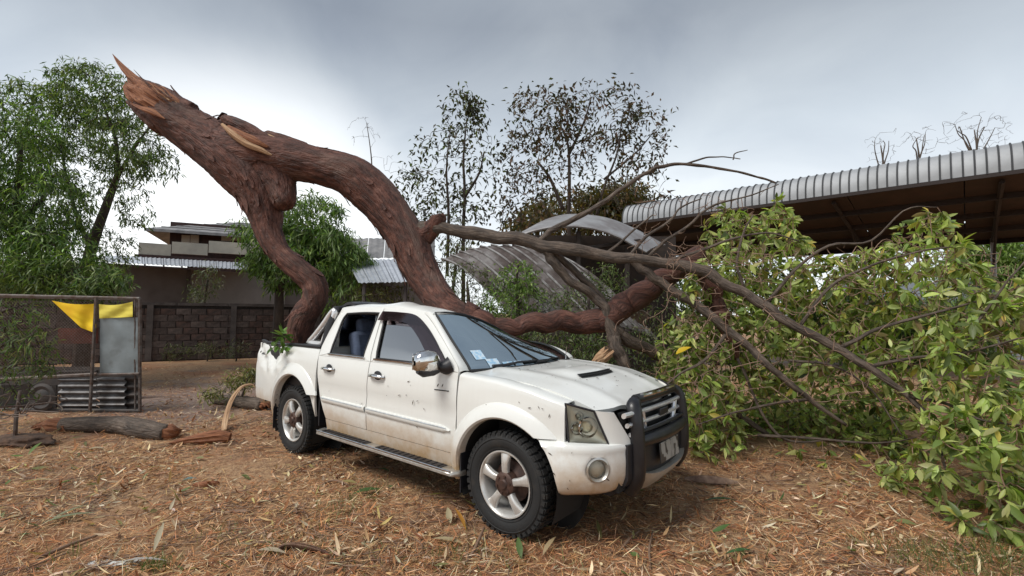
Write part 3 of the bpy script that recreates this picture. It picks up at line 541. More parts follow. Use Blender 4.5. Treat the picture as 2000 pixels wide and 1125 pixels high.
for k, (x, y, s, l_) in enumerate(((1722, 292, 26, 'small bare tree at the left of three above the shelter'), (1792, 280, 30, 'bare tree in the middle of three above the shelter'), (1905, 262, 60, 'largest bare tree above the zinc shelter roof at right'))):
    st = [[(x, y+210, 26, 2.6), (x, y+80, 26, 2.2), (x+3, y+30, 26, 1.7), (x-2, y-8, 26, .9)]]
    for q in range(3 if s < 50 else 6):
        a = random.uniform(-1, 1); st.append([(x+random.uniform(-2, 2), y+random.uniform(28, 60), 26, 1.5), (x+a*s*.35, y+random.uniform(5, 25), 26, 1.1), (x+a*s*.6+random.uniform(-6, 6), y-random.uniform(-6, 14), 26, .8), (x+a*s*.8+random.uniform(-8, 8), y-random.uniform(8, 34 if s > 50 else 20), 26, .5)])
    tree('bare_tree', l_, 'tree', st, [(x, y-2, 26, s*1.05, 30 if s < 50 else 44, 1.2, 36 if s < 50 else 110, 0)], (.1, .05, .1), GD, rt=.007, rk=.006, sag=-.06, wob=.22, bark=1, group='bare trees beyond the shelter')
# right background
tree('bright_green_tree', 'bright yellow-green tree beyond the shelter at the right edge', 'tree', [[(1980, 620, 19, 6), (1980, 540, 19, 5), (1975, 500, 19, 3)]],
     [(1960, 500, 19, 95, 46, 1.2, 300, 15), (2020, 560, 18, 90, 50, 1.2, 220, 14), (1900, 545, 19, 70, 45, 1.0, 190, 14)], (.32, .14, .16), [(.17, .25, .07), (.24, .33, .09), (.12, .18, .05), (.30, .36, .14)], hang=.2)
tree('hedge_bush', 'green bush under the far end of the zinc shelter', 'bush', [[(1400, 600, 15, 4), (1400, 560, 15, 3)]], [(1360, 580, 15, 90, 55, 1, 150, 13), (1500, 575, 15, 80, 55, 1, 140, 13), (1640, 615, 16, 90, 42, 1, 260, 15), (1780, 625, 16.5, 90, 42, 1, 260, 15), (1920, 628, 16.5, 90, 42, 1, 260, 15), (1700, 670, 15.5, 110, 40, 1, 160, 15), (1860, 670, 15.5, 110, 40, 1, 160, 15)], (.27, .12, .15), [(.10, .15, .045), (.16, .22, .07), (.06, .10, .03)], hang=.3)
# undergrowth behind the truck
tree('lime_green_shrub', 'bright lime green leafy shrub between the limb and the collapsed roof', 'shrub', [[(1012, 640, 7.9, 5), (1012, 600, 7.9, 4), (1008, 560, 7.9, 3), (1012, 520, 7.9, 2)]],
     [(1012, 545, 7.9, 44, 32, .35, 90, 9), (1005, 590, 7.8, 62, 36, .4, 120, 9), (960, 610, 7.8, 40, 25, .3, 46, 8)], (.085, .045, .05), [(.13, .21, .045), (.19, .29, .07), (.09, .15, .035), (.24, .33, .09)], hang=.3)
tree('shade_shrub', 'dark green shrub in shade behind the lower end of the limb', 'shrub', [[(915, 640, 8.6, 5), (915, 590, 8.6, 4), (912, 550, 8.6, 2)]],
     [(910, 565, 8.6, 60, 50, .5, 110, 9), (1060, 600, 8.4, 50, 40, .4, 70, 8), (870, 600, 8.8, 30, 30, .3, 30, 8)], (.085, .04, .06), [(.045, .065, .025), (.075, .10, .035), (.11, .14, .05), (.14, .15, .07)], hang=.3)
tree('pale_leaf_shrub', 'pale green shrub behind the horizontal limb and bonnet', 'shrub', [[(1150, 700, 7.4, 5), (1150, 640, 7.4, 4), (1150, 580, 7.4, 3)]],
     [(1180, 560, 7.9, 45, 45, .4, 70, 8), (1130, 590, 7.7, 50, 35, .4, 60, 8), (1080, 670, 7.3, 95, 28, .5, 130, 8), (1240, 690, 7.0, 60, 45, .5, 80, 8), (1310, 600, 7.8, 70, 60, .5, 90, 8), (1160, 690, 7.0, 60, 35, .4, 70, 8)], (.09, .045, .06), [(.09, .13, .045), (.14, .18, .07), (.20, .22, .10), (.06, .085, .03)], hang=.3)
# leafy spray drooping into view in front of the cage
tree('drooping_leafy_spray', 'green leafy spray drooping in front of the cage at left edge', 'shrub', [[(-60, 850, 6.3, 6), (-40, 700, 6.2, 5), (-10, 620, 6.1, 4), (30, 600, 6.0, 2)], [(-30, 690, 6.2, 4), (30, 665, 6.0, 2.4), (80, 668, 5.9, 1.2)], [(-40, 740, 6.2, 4), (30, 712, 6.0, 2), (110, 712, 5.9, 1)]],
     [(20, 620, 6.0, 55, 28, .35, 36, 9), (35, 665, 5.9, 68, 22, .35, 42, 9), (30, 712, 5.9, 85, 22, .35, 46, 9), (10, 770, 6.0, 40, 30, .3, 20, 8)], (.11, .028, .035), [(.075, .12, .03), (.12, .18, .045), (.05, .08, .022), (.17, .17, .06)], hang=.35, T=_T6, F=_F6)
# weeds along the wall
for k, (x, y, l_) in enumerate(((345, 700, 'small weed clump at the wall foot nearest the cage'), (405, 696, 'weed clump at the wall foot in the middle'), (462, 694, 'weed clump at the wall foot nearest the truck'))):
    tree('weed_clump', l_, 'weeds', [[(x, y+5, 14.6, 1.2), (x, y-8, 14.6, .8)]], [(x, y-10, 14.6, 24, 14, .3, 26, 8)], (.20, .03, .06), [(.10, .11, .05), (.15, .15, .08), (.06, .08, .03)], hang=-.3, group='weeds along the block wall')
tree('leafy_debris', 'heap of torn leafy branches on the ground behind the truck bed', 'branches', [[(470, 780, 7.8, 2.5), (478, 760, 7.8, 2), (486, 735, 7.9, 1.4)]], [(475, 742, 7.9, 30, 20, .3, 48, 8), (420, 768, 7.7, 22, 9, .25, 22, 7), (495, 730, 8.0, 12, 14, .2, 20, 8)], (.10, .04, .04), [(.17, .17, .05), (.22, .22, .08), (.11, .12, .04), (.26, .22, .10)], hang=.3, T=_T6, F=_F6)
tree('bed_sprig', 'green leafy sprig lying on the truck bed rail', 'leaves', [[(552, 690, 5.55, 1.5), (552, 672, 5.55, 1.2), (555, 655, 5.55, .8)]], [(553, 662, 5.55, 7, 14, .05, 7, 3), (548, 678, 5.5, 14, 5, .05, 5, 3)], (.13, .045, .01), [(.08, .16, .03), (.13, .22, .05)], hang=.0, T=_T18, F=_F18, ground=False)
# ================================================================== the crushed pickup truck
def _paint():
    m, t, b, n, l = newmat('white_paint')
    tc_ = n('ShaderNodeTexCoord'); sp = n('ShaderNodeSeparateXYZ'); l(tc_.outputs['Object'], sp.inputs[0])
    x = n('ShaderNodeTexNoise'); x.inputs['Scale'].default_value = 5; x.inputs['Detail'].default_value = 8; x.inputs['Roughness'].default_value = .65; l(tc_.outputs['Object'], x.inputs['Vector'])
    ma = n('ShaderNodeMath'); ma.operation = 'MULTIPLY_ADD'; l(x.outputs['Fac'], ma.inputs[0]); ma.inputs[1].default_value = -.45; l(sp.outputs['Z'], ma.inputs[2])
    q = n('ShaderNodeMapRange'); q.inputs[1].default_value = .43; q.inputs[2].default_value = .13; q.inputs[3].default_value = 0; q.inputs[4].default_value = .95; l(ma.outputs[0], q.inputs[0])
    mp_ = n('ShaderNodeMapping'); mp_.inputs['Scale'].default_value = (14, 14, 1.6); l(tc_.outputs['Object'], mp_.inputs[0])      # rain streaks
    x2 = n('ShaderNodeTexNoise'); x2.inputs['Scale'].default_value = 2; x2.inputs['Detail'].default_value = 5; l(mp_.outputs[0], x2.inputs['Vector'])
    q2 = n('ShaderNodeMapRange'); q2.inputs[1].default_value = .5; q2.inputs[2].default_value = .85; q2.inputs[4].default_value = .09; l(x2.outputs['Fac'], q2.inputs[0])
    c1 = n('ShaderNodeMix'); c1.data_type = 'RGBA'; c1.inputs[6].default_value = (.72, .725, .69, 1); c1.inputs[7].default_value = (.50, .47, .40, 1); l(q2.outputs[0], c1.inputs[0])
    c2_ = n('ShaderNodeMix'); c2_.data_type = 'RGBA'; l(c1.outputs[2], c2_.inputs[6]); c2_.inputs[7].default_value = (.40, .25, .115, 1); l(q.outputs[0], c2_.inputs[0])
    l(c2_.outputs[2], b.inputs['Base Color'])
    rr = n('ShaderNodeMapRange'); rr.inputs[3].default_value = .28; rr.inputs[4].default_value = .75; l(q.outputs[0], rr.inputs[0]); l(rr.outputs[0], b.inputs['Roughness'])
    b.inputs['Coat Weight'].default_value = .55; b.inputs['Coat Roughness'].default_value = .07
    d = n('ShaderNodeTexVoronoi'); d.inputs['Scale'].default_value = 75; l(tc_.outputs['Object'], d.inputs['Vector'])                # rain drops
    dq = n('ShaderNodeMapRange'); dq.inputs[1].default_value = .0; dq.inputs[2].default_value = .28; dq.inputs[3].default_value = 1; dq.inputs[4].default_value = 0; l(d.outputs['Distance'], dq.inputs[0])
    bp_ = n('ShaderNodeBump'); bp_.inputs['Strength'].default_value = .12; bp_.inputs['Distance'].default_value = .004; l(dq.outputs[0], bp_.inputs['Height']); l(bp_.outputs[0], b.inputs['Normal']); l(bp_.outputs[0], b.inputs['Coat Normal'])
    return m
T_WHITE = _paint()
T_BLACK = mat('black_plastic', (.018, .018, .021), .42, bump=.05, bscale=300)
T_GLOSS = mat('black_bull_bar_paint', (.006, .006, .008), .42, coat=.15, c2=(.02, .018, .016), scale=9, lo=.5, hi=.9)
T_SEAL = mat('rubber_seal', (.012, .012, .012), .6)
T_CHROME = mat('chrome', (.78, .79, .80), .09, metal=1, c2=(.55, .53, .5), scale=14)
T_SILVER = mat('silver_painted_metal', (.55, .55, .53), .33, metal=.6, c2=(.38, .34, .28), scale=11)
T_ALLOY = mat('alloy_wheel', (.66, .65, .62), .34, metal=.55, c2=(.40, .34, .27), scale=12, lo=.5, hi=.85)
T_TYRE = mat('tyre_rubber', (.013, .013, .013), .75, c2=(.05, .04, .03), scale=9, lo=.55, hi=.9, bump=.15, bscale=120)
T_DARK = mat('wheel_well_dark', (.012, .011, .010), .9)
T_HUB = mat('rusty_hub', (.10, .055, .04), .55, metal=.4, c2=(.05, .03, .025), scale=20)
T_SKID = mat('skid_plate', (.50, .48, .43), .45, metal=.3, c2=(.30, .22, .14), scale=6, lo=.35, hi=.8)
T_GLASS = glassmat('tinted_side_glass', (.10, .11, .115), ior=4.6)
T_WIND = glassmat('windscreen_glass', (.10, .17, .24), ior=9.5, refl=(.78, .93, 1.0))
T_LENS = glassmat('lamp_lens', (.96, .96, .90), ior=1.45)
T_VISOR = glassmat('smoked_visor', (.10, .07, .08), rough=.12, ior=1.9, refl=(.9, .8, .85))
T_SEAT = mat('blue_grey_seat_fabric', (.10, .13, .20), .9, c2=(.07, .09, .14), scale=20)
T_DASH = mat('grey_dashboard', (.06, .06, .065), .7)
T_GRILLE = mat('satin_chrome', (.75, .76, .77), .25, metal=.6)
T_LAMPIN = mat('lamp_bowl', (.90, .89, .80), .35, metal=.3)
T_AMBER = mat('amber_lens', (.55, .22, .03), .2, coat=.5)
T_RED = mat('tail_lamp_red', (.35, .015, .012), .2, coat=.5)
T_STICK = mat('sticker_blue', (.30, .50, .68), .5, c2=(.55, .66, .74), scale=30, lo=.45, hi=.55)
T_CREAM = mat('grey_headliner', (.30, .29, .27), .9)
def _plate():
    m, t, b, n, l = newmat('number_plate_print'); tc_ = n('ShaderNodeTexCoord'); mp_ = n('ShaderNodeMapping'); mp_.inputs['Scale'].default_value = (1, 26, 12); l(tc_.outputs['Object'], mp_.inputs[0])
    v = n('ShaderNodeTexVoronoi'); v.distance = 'CHEBYCHEV'; l(mp_.outputs[0], v.inputs['Vector']); v.inputs['Scale'].default_value = 1
    r_ = n('ShaderNodeValToRGB'); r_.color_ramp.elements[0].color = (.05, .05, .05, 1); r_.color_ramp.elements[1].color = (.34, .34, .32, 1); r_.color_ramp.elements[0].position = .3; r_.color_ramp.elements[1].position = .5; l(v.outputs['Color'], r_.inputs[0]); l(r_.outputs[0], b.inputs['Base Color']); b.inputs['Roughness'].default_value = .4
    return m
T_PLATE = _plate()

TRK = thing('pickup_truck', (-1.5, 0, 0), 'white double cab pickup truck with its roof crushed by the fallen tree', 'pickup truck')
def sst(a, b, x):
    t = min(1, max(0, (x-a)/(b-a))); return t*t*(3-2*t)
def crush(p):
    x, y, z = p
    if z > 1.12 and x > -2.75 and x < .0:
        g = sst(-.55, .62, y)*math.exp(-((x+1.35)/.85)**2); k = (z-1.12)/.5
        z -= .37*g*k; x += .02*g*k; y += .05*g*k
    return (x, y, z)
def tb(mb, name, mats, parent=None, **kw):
    mb.v = [crush(p) for p in mb.v]
    return mb.build(name, mats, parent or TRK, **kw)
_zs = [.30, .42, .55, .70, .92, 1.05, 1.15, 1.20, 1.70]; _ws = [.83, .855, .878, .885, .885, .872, .850, .835, .600]
def Wd(x, z):
    q = float(np.interp(z, _zs, _ws))
    if x > 0: q -= (.34 if z > .72 else .34*max(0, (z-.5)/.22)*.6 + .06)*x**2.2
    if x < -2.6: q -= .01 + .028*max(0, (-3.3-x)/.8)**2
    return q
def S(x, z, off=0, sd=-1): return V(x, sd*(Wd(x, z)+off), z)
def pan(xl, xr, zb, zt, nu, nv, sd, off=0, dent=None):
    """rows of points over a body panel; edges may be numbers or functions"""
    fn = lambda q: q if callable(q) else (lambda _: q)
    xl, xr, zb, zt = map(fn, (xl, xr, zb, zt)); P = []
    for i in range(nu+1):
        row = []
        for j in range(nv+1):
            u, v = i/nu, j/nv; zm = .8; x0 = lerp(xl(zm), xr(zm), u); z = lerp(zb(x0), zt(x0), v); x = lerp(xl(z), xr(z), u)
            p = S(x, z, off, sd)
            if dent: p = p + dent(p)
            row.append(p)
        P.append(row)
    return P
def interp(xs, ys): return lambda q: float(np.interp(q, xs, ys))

for sd in (-1, 1):
    INW = V(0, -sd*.022, 0)
    near = sd < 0
    # ---- doors: lower skin, window frame, glass, seals, handle, moulding
    doors = (
     ('rear', interp([.47, .62, .80, 1.12], [-2.39, -2.46, -2.535, -2.59]), interp([.4, 1.12], [-1.688, -1.672]),
      [(-2.59, 1.12), (-2.578, 1.36), (-2.535, 1.56), (-2.50, 1.622)], [(-2.50, 1.622), (-2.1, 1.63), (-1.778, 1.63)], [(-1.778, 1.63), (-1.735, 1.40), (-1.672, 1.12)],
      [(-2.385, 1.158), (-2.405, 1.36), (-2.42, 1.50), (-2.385, 1.565)], [(-2.385, 1.565), (-2.1, 1.578), (-1.82, 1.578)], [(-1.82, 1.578), (-1.81, 1.40), (-1.79, 1.155)], -2.345),
     ('front', interp([.4, 1.12], [-1.678, -1.662]), interp([.4, .9, 1.12], [-.49, -.485, -.49]),
      [(-1.662, 1.12), (-1.725, 1.40), (-1.768, 1.63)], [(-1.768, 1.63), (-1.45, 1.622), (-1.16, 1.592)], [(-1.16, 1.592), (-1.02, 1.52), (-.80, 1.375), (-.60, 1.235), (-.51, 1.165), (-.49, 1.12)],
      [(-1.588, 1.155), (-1.665, 1.40), (-1.715, 1.565)], [(-1.715, 1.565), (-1.45, 1.56), (-1.25, 1.54)], [(-1.25, 1.54), (-1.03, 1.44), (-.82, 1.31), (-.68, 1.21), (-.64, 1.155)], -1.515))
    for nm_, xl, xr, oR, oT, oF, iR, iT, iF, hx in doors:
        d = MB()
        fold = lambda p: V(0, sd*(-.007*math.exp(-((p.z-.80)/.05)**2)), 0)
        d.sheet(pan(xl, xr, .487, 1.12, 20, 14, sd, dent=fold), INW)
        door = tb(d, 'door', [T_WHITE])
        def ringpts(a, b, c, n=9): return np.vstack([spline(a, n)[:-1], spline(b, n)[:-1], spline(c, n)])
        O, I = ringpts(oR, oT, oF), ringpts(iR, iT, iF)
        P = []
        for (ox, oz), (ix, iz) in zip(O, I):
            P.append([S(lerp(ox, ix, t), lerp(oz, iz, t), .006*math.sin(t*math.pi), sd) for t in (0, .25, .5, .75, 1)])
        fr = MB(); fr.sheet(P, INW)
        bt = [[S(lerp(oR[0][0], oF[-1][0], u), 1.122, 0, sd), S(lerp(iR[0][0], iF[-1][0], u), 1.156, .004, sd)] for u in np.linspace(0, 1, 12)]
        fr.sheet(bt, INW)
        tb(fr, 'window_frame', [T_WHITE], door)
        loop = [S(x, z, -.004, sd) for x, z in I] + [S(x, z, -.004, sd) for x, z in zip(np.linspace(iF[-1][0], iR[0][0], 10)[1:-1], np.linspace(iF[-1][1], iR[0][1], 10)[1:-1])]
        sl_ = MB(); sl_.tube(loop, .012, 6, closed=True); tb(sl_, 'window_seal', [T_SEAL], door)
        bs = MB(); bs.tube([S(x, 1.150, .010, sd) for x in np.linspace(iR[0][0]-.02, iF[-1][0]+.03, 12)], .009, 6); tb(bs, 'belt_strip', [T_CHROME], door)
        if not (near and nm_ == 'rear'):                       # the near rear window is smashed out
            n_ = 24; top = spline(list(iT) + list(iF)[1:], n_); G = []
            for k in range(n_):
                u = k/(n_-1); bx_, bz_ = lerp(iR[0][0], iF[-1][0], u), 1.155
                G.append([S(lerp(bx_, top[k][0], t), lerp(bz_, top[k][1], t), -.018, sd) for t in np.linspace(0, 1, 8)])
            g = MB(); g.grid(G); tb(g, 'side_window', [T_GLASS], door)
        else:
            g = MB()                                            # a few shards left in the corner of the seal
            for a, b_, c_ in (((-1.825, 1.572), (-1.90, 1.572), (-1.83, 1.42)), ):
                g.prism([S(*a, -.02, sd), S(*b_, -.02, sd), S(*c_, -.02, sd)], V(0, -sd*.004, 0))
            tb(g, 'glass_shards', [T_LENS], door, smooth=0)
        if nm_ == 'front':
            tp = spline([(-1.765, 1.60), (-1.5, 1.592), (-1.25, 1.568), (-1.04, 1.475), (-.84, 1.345), (-.66, 1.20)], 26)
            lo_ = spline([(-1.745, 1.512), (-1.5, 1.508), (-1.28, 1.487), (-1.09, 1.395), (-.90, 1.265), (-.735, 1.15)], 26)
            vz = MB(); vz.sheet([[S(lerp(a[0], b_[0], t), lerp(a[1], b_[1], t), .012+.032*t, sd) for t in (0, .15, .4, .7, .9, 1)] for a, b_ in zip(tp, lo_)], V(0, -sd*.004, 0))
            tb(vz, 'rain_visor', [T_VISOR], door)
        # handle: dark recess, chrome grip
        h = MB(); hz = 1.005
        h.lathe([(.001, .004), (.05, .004), (.062, .001)], (0, 0, 0), (0, sd, 0), 20)
        h.v = [(hx+p[0]*1.0, sd*(Wd(hx, hz)+.0015)+p[1]*.8, hz+p[2]*.72) for p in h.v]
        hd = tb(h, 'handle', [T_BLACK], door)
        g = MB(); g.tube([S(hx-.105, hz-.004, .008, sd), S(hx-.085, hz, .03, sd), S(hx, hz+.004, .042, sd), S(hx+.085, hz, .03, sd), S(hx+.105, hz-.004, .008, sd)], [.014, .019, .021, .019, .014], 10, flat=.7)
        tb(g, 'grip', [T_CHROME], hd)
        x0, x1 = (xl(.66)+.03, xr(.66)-.012) if nm_ == 'rear' else (xl(.66)+.012, -.545)
        mo = MB(); n_ = 14; rows = []
        for k in range(n_+1):
            u = k/n_; x = lerp(x0, x1, u); tip = 1.0 if nm_ == 'rear' else (1 - .9*max(0, (u-.93)/.07)); zc = lerp(.682, .662, (x+2.45)/1.9); hh = .030*tip
            rows.append([S(x, zc+hh, .001, sd), S(x, zc+hh*.9, .014, sd), S(x, zc+hh*.2, .020, sd), S(x, zc-hh*.7, .013, sd), S(x, zc-hh, .001, sd)])
        mo.sheet(rows, INW*.3); mm = tb(mo, 'side_moulding', [T_WHITE], door)
        cs = MB(); cs.tube([S(lerp(x0, x1-.03, u), lerp(.682, .662, (lerp(x0, x1-.03, u)+2.45)/1.9)+.016, .020, sd) for u in np.linspace(0, 1, 8)], .004, 5); tb(cs, 'bright_strip', [T_CHROME], mm)
    # ---- A pillar and sill
    EDGE = spline([(-1.035, .625, 1.585), (-.90, .665, 1.485), (-.76, .70, 1.375), (-.63, .725, 1.27), (-.515, .742, 1.17), (-.48, .745, 1.125)], 18)
    oF = spline([(-1.16, 1.592), (-1.02, 1.52), (-.80, 1.375), (-.60, 1.235), (-.51, 1.165), (-.488, 1.12)], 18)
    ap = MB(); P = []
    for (x, z), (ex, ey, ez) in zip(oF, EDGE):
        a, b_ = S(x+.004, z+.004, 0, sd), V(ex, sd*ey, ez)
        P.append([a.lerp(b_, t) + V(.3, sd*.6, .5)*(.018*math.sin(t*math.pi)) for t in (0, .2, .4, .6, .8, 1)])
    ap.sheet(P, INW); tb(ap, 'windscreen_pillar', [T_WHITE])
    si = MB(); si.sheet(pan(-2.40, -.475, .375, .482, 14, 5, sd, off=.002), INW); tb(si, 'sill', [T_WHITE])
    # ---- front wing
    ztop = interp([-.47, -.1, .2, .42, .50], [1.085, 1.07, 1.04, .985, .955])
    zseam = interp([-.50, -.1, .2, .45, .60], [1.122, 1.105, 1.068, 1.005, .965]); yseam = interp([-.5, .2, .46, .62], [.775, .745, .705, .675])
    RA, ZA = .452, .385
    def abot(x, cx=0, zb=.42): 
        d2 = RA*RA-(x-cx)**2; return max(zb, ZA+math.sqrt(d2)) if d2 > 0 else zb
    xs = sorted(set([round(v, 4) for v in list(np.linspace(-.472, -.452, 3)) + list(-.4515*np.cos(np.linspace(0, math.pi, 34))) + list(np.linspace(.452, .475, 3))]))
    P = []
    for x in xs:
        zb, zt = abot(x), ztop(x); row = [S(x, lerp(zb, zt, j/9), 0, sd) for j in range(10)]; a = row[-1]; e = V(x, sd*yseam(x), zseam(x))
        mid = V(x, a.y, e.z)
        for t in np.linspace(.16, 1, 6): row.append(a*(1-t)**2 + mid*(2*t*(1-t)) + e*t*t)
        P.append(row)
    fe = MB(); fe.sheet(P, V(0, -sd*.018, -.004)); fender = tb(fe, 'front_wing', [T_WHITE])
    # ---- flares, wheel-arch liners
    for cx, nm_, a0, a1, ro, hostname in ((0, 'front', 0, 190, .565, 'front'), (-3.08, 'rear', 0, 192, .575, 'rear')):
        fl = MB(); P = []
        for fa in np.linspace(0, 1, 44):
            row = []
            for t, o in ((0, -.03), (.02, .028), (.14, .043), (.45, .037), (.8, .014), (.97, .004), (1, -.004)):
                rr = lerp(RA-.004, ro, t); ez = 1.08 if nm_ == 'rear' else 1.0
                a = lerp(math.asin((.752-ZA)/rr) if nm_ == 'front' else math.asin((.70-ZA)/rr/ez), R(a1), fa)
                x = cx+rr*math.cos(a); z = ZA+rr*math.sin(a)*ez
                row.append(S(min(max(x, -4.05), .9), max(.30, z), o, sd))
            P.append(row)
        fl.sheet(P, V(0, -sd*.01, 0)); flo = tb(fl, 'wheel_arch_flare', [T_WHITE])
        ln = MB(); P = []
        for a in np.linspace(R(-25), R(205), 30):
            P.append([V(cx+(RA-.002)*math.cos(a), sd*y, ZA+(RA-.002)*math.sin(a)*(1.08 if nm_ == 'rear' else 1)) for y in (.868, .72, .5)])
        ln.grid(P)
        n_ = 24; ln.add([V(cx, sd*.5, ZA)] + [V(cx+RA*1.1*math.cos(a), sd*.5, ZA+RA*1.1*math.sin(a)) for a in np.linspace(0, 2*math.pi, n_+1)], [(0, k, k+1) for k in range(1, n_+1)])
        tb(ln, 'wheel_arch_liner', [T_DARK])
        mf = MB(); mx_ = cx-.43 if nm_ == 'front' else cx-.45
        mf.box((mx_, sd*.76, .36), (.012, .24, .30)); tb(mf, 'mud_flap', [T_BLACK])
    # ---- bed side with the crumpled rail
    def bdent(p):
        if not near: return V(0, 0, 0)
        g = math.exp(-((p.x+3.70)/.30)**2 - ((p.z-1.10)/.17)**2); n_ = noise.noise(V(p.x*7, 0, p.z*6)); n2 = noise.noise(V(p.x*17+5, 3, p.z*15))
        cr_ = abs(((p.x+3.7)*1.0+(p.z-1.0)*1.1)*9 % 2-1)-.5
        return V(.02*n_*g, g*(.06+.06*n_+.03*n2+.045*cr_), g*(-.035+.02*n_))
    RB = .452
    def bbot(x):
        d2 = RB*RB-(x+3.08)**2; return max(.47, ZA+math.sqrt(d2)*1.08) if d2 > 0 else (.50 if x < -3.08 else .70)
    xs = sorted(set([round(v, 4) for v in list(np.linspace(-4.10, -3.535, 26)) + list(-3.08-.4515*np.cos(np.linspace(0, math.pi, 36))) + list(np.linspace(-2.626, -2.612, 2))]))
    P = [[(lambda p: p+bdent(p))(S(x, lerp(bbot(x), 1.175, j/16), 0, sd)) for j in range(17)] for x in xs]
    for row in P:
        a = row[-1]; row.append(a+V(0, -sd*.018, .016)); row.append(a+V(0, -sd*.05, .018))
    be = MB(); be.sheet(P, V(0, -sd*.02, 0)); bed = tb(be, 'bed_side', [T_WHITE])
    rl = MB(); pts = [row[-2]+V(0, -sd*.01, .008) for row in P]
    rl.tube(pts, .022, 8, flat=1.6); tb(rl, 'bed_rail_cap', [T_BLACK], bed)
    # ---- step board
    st = MB()
    prof = [(-.0, .0), (.0, .03), (.015, .040), (.115, .040), (.13, .026), (.13, .008), (.115, 0)]
    xs_ = [-2.47, -2.45, -2.42]+list(np.linspace(-2.3, -.55, 12))+[-.47, -.44, -.42]
    P = []
    for x in xs_:
        e = min(1, min(x+2.475, -.415-x)/.05+.25); P.append([V(x, sd*(.825+dy*e if dy else .825), .335+dz) for dy, dz in prof+[prof[0]]])
    st.grid(P); st.add([p for p in P[0]], [tuple(range(len(P[0])))]); st.add([p for p in P[-1]], [tuple(range(len(P[0])))])
    stp = tb(st, 'step_board', [T_SILVER])
    for x0, x1 in ((-2.36, -1.62), (-1.46, -.60)):
        tp_ = MB(); tp_.box(((x0+x1)/2, sd*.892, .378), (x1-x0, .075, .006))
        for k in range(12): tp_.box((lerp(x0+.04, x1-.04, k/11), sd*.892, .383), (.012, .06, .006))
        tb(tp_, 'tread_pad', [T_BLACK], stp)
    for yy in (.84, .952):
        tr_ = MB(); tr_.tube([V(x, sd*yy, .378) for x in np.linspace(-2.42, -.47, 6)], .007, 6); tb(tr_, 'bright_strip', [T_CHROME], stp)
    for x in (-2.25, -1.54, -.7):
        br = MB(); br.box((x, sd*.74, .33), (.05, .25, .03)); tb(br, 'bracket', [T_DARK], stp)
    # ---- mirror
    if sd > 0: continue                                     # the far mirror is gone
    mi_ = MB(); n_ = 18; rows = []
    for k, (y, sx, sz_, dz) in enumerate(((.905, .02, .03, -.035), (.93, .052, .062, -.02), (.97, .066, .080, 0), (1.03, .070, .086, .004), (1.09, .064, .080, .002), (1.125, .048, .062, -.002), (1.14, .012, .02, -.004))):
        rows.append([V(-.672+sx*math.copysign(abs(math.cos(a))**.7, math.cos(a))-(.012 if k > 3 else 0), sd*y, 1.205+dz+sz_*math.copysign(abs(math.sin(a))**.7, math.sin(a))) for a in np.linspace(0, 2*math.pi, n_)])
    mi_.grid(rows); mir = tb(mi_, 'wing_mirror', [T_CHROME])
    lo2 = MB(); lo2.tube([V(-.665, sd*.90, 1.145), V(-.668, sd*.97, 1.130), V(-.672, sd*1.06, 1.127), V(-.675, sd*1.12, 1.140)], [.034, .042, .042, .02], 10); tb(lo2, 'lower_housing', [T_BLACK], mir)
    ba = MB(); ba.tube([V(-.60, sd*.835, 1.17), V(-.63, sd*.875, 1.15), V(-.66, sd*.92, 1.155)], [.075, .058, .035], 10); tb(ba, 'mirror_base', [T_BLACK], mir)
    gl = MB(); gl.box((-.742, sd*1.03, 1.207), (.006, .17, .13)); tb(gl, 'mirror_glass', [T_CHROME], mir, bevel=.002)

# ---- roof (buckled), rear cab wall, bonnet
RZ = interp([-2.53, -2.35, -2.0, -1.65, -1.35, -1.15, -1.03], [1.668, 1.684, 1.694, 1.702, 1.680, 1.634, 1.602]); RLO = interp([-2.53, -2.4, -1.5, -1.16, -1.03], [1.615, 1.628, 1.626, 1.596, 1.580])
rf = MB(); P = []
for x in list(np.linspace(-2.53, -1.03, 46)):
    row = []; Y0 = Wd(x, RLO(x))-.002; ff = max(0, (x+1.45)/.42)**1.5
    for q in list(-np.cos(np.linspace(0, math.pi, 40))):
        z = RLO(x)+(RZ(x)-RLO(x))*(max(0, 1-abs(q)**4))**.5; y = q*Y0
        z += .016*math.exp(-((x+1.66+.25*(y+.4))/.11)**2-((y+.34)/.25)**2) - .022*math.exp(-((x+1.95)/.16)**2-((y+.30)/.2)**2) - .016*math.exp(-((x+1.42)/.10)**2-((y+.28)/.22)**2)
        z -= .09*math.exp(-((x+1.6)/.34)**2-((y-.25)/.3)**2); z += .012*noise.noise(V(x*6, y*6, 1))*sst(-.6, -.2, y)
        row.append(V(x+ff*.10*(1-q*q), y, z))
    P.append(row)
rf.sheet(P, V(0, 0, -.02)); tb(rf, 'roof', [T_WHITE])
hl_ = MB(); hl_.grid([[p+V(0, -p.y*.05, -.045) for p in r_] for r_ in P]); tb(hl_, 'roof_lining', [T_CREAM])
cw = MB()
for a, b_ in (((.50, 1.15), (1.17, 1.17)), ):
    pass
def crow(z0, z1, y0, y1, n_=6):
    return [[V(lerp(-2.60, -2.535, (z-1.1)/.5) if z > 1.1 else -2.60, y, z) for y in np.linspace(y0, y1, 12)] for z in np.linspace(z0, z1, n_)]
cw.sheet(crow(.74, 1.20, -.83, .83), V(.02, 0, 0)); cw.sheet(crow(1.20, 1.56, -.80, -.64), V(.02, 0, 0)); cw.sheet(crow(1.20, 1.56, .64, .80), V(.02, 0, 0)); cw.sheet(crow(1.56, 1.62, -.66, .66), V(.02, 0, 0))
cw.v = [(p[0], math.copysign(min(abs(p[1]), Wd(p[0], p[2])-.004), p[1]), p[2]) for p in cw.v]
tb(cw, 'cab_back', [T_WHITE])
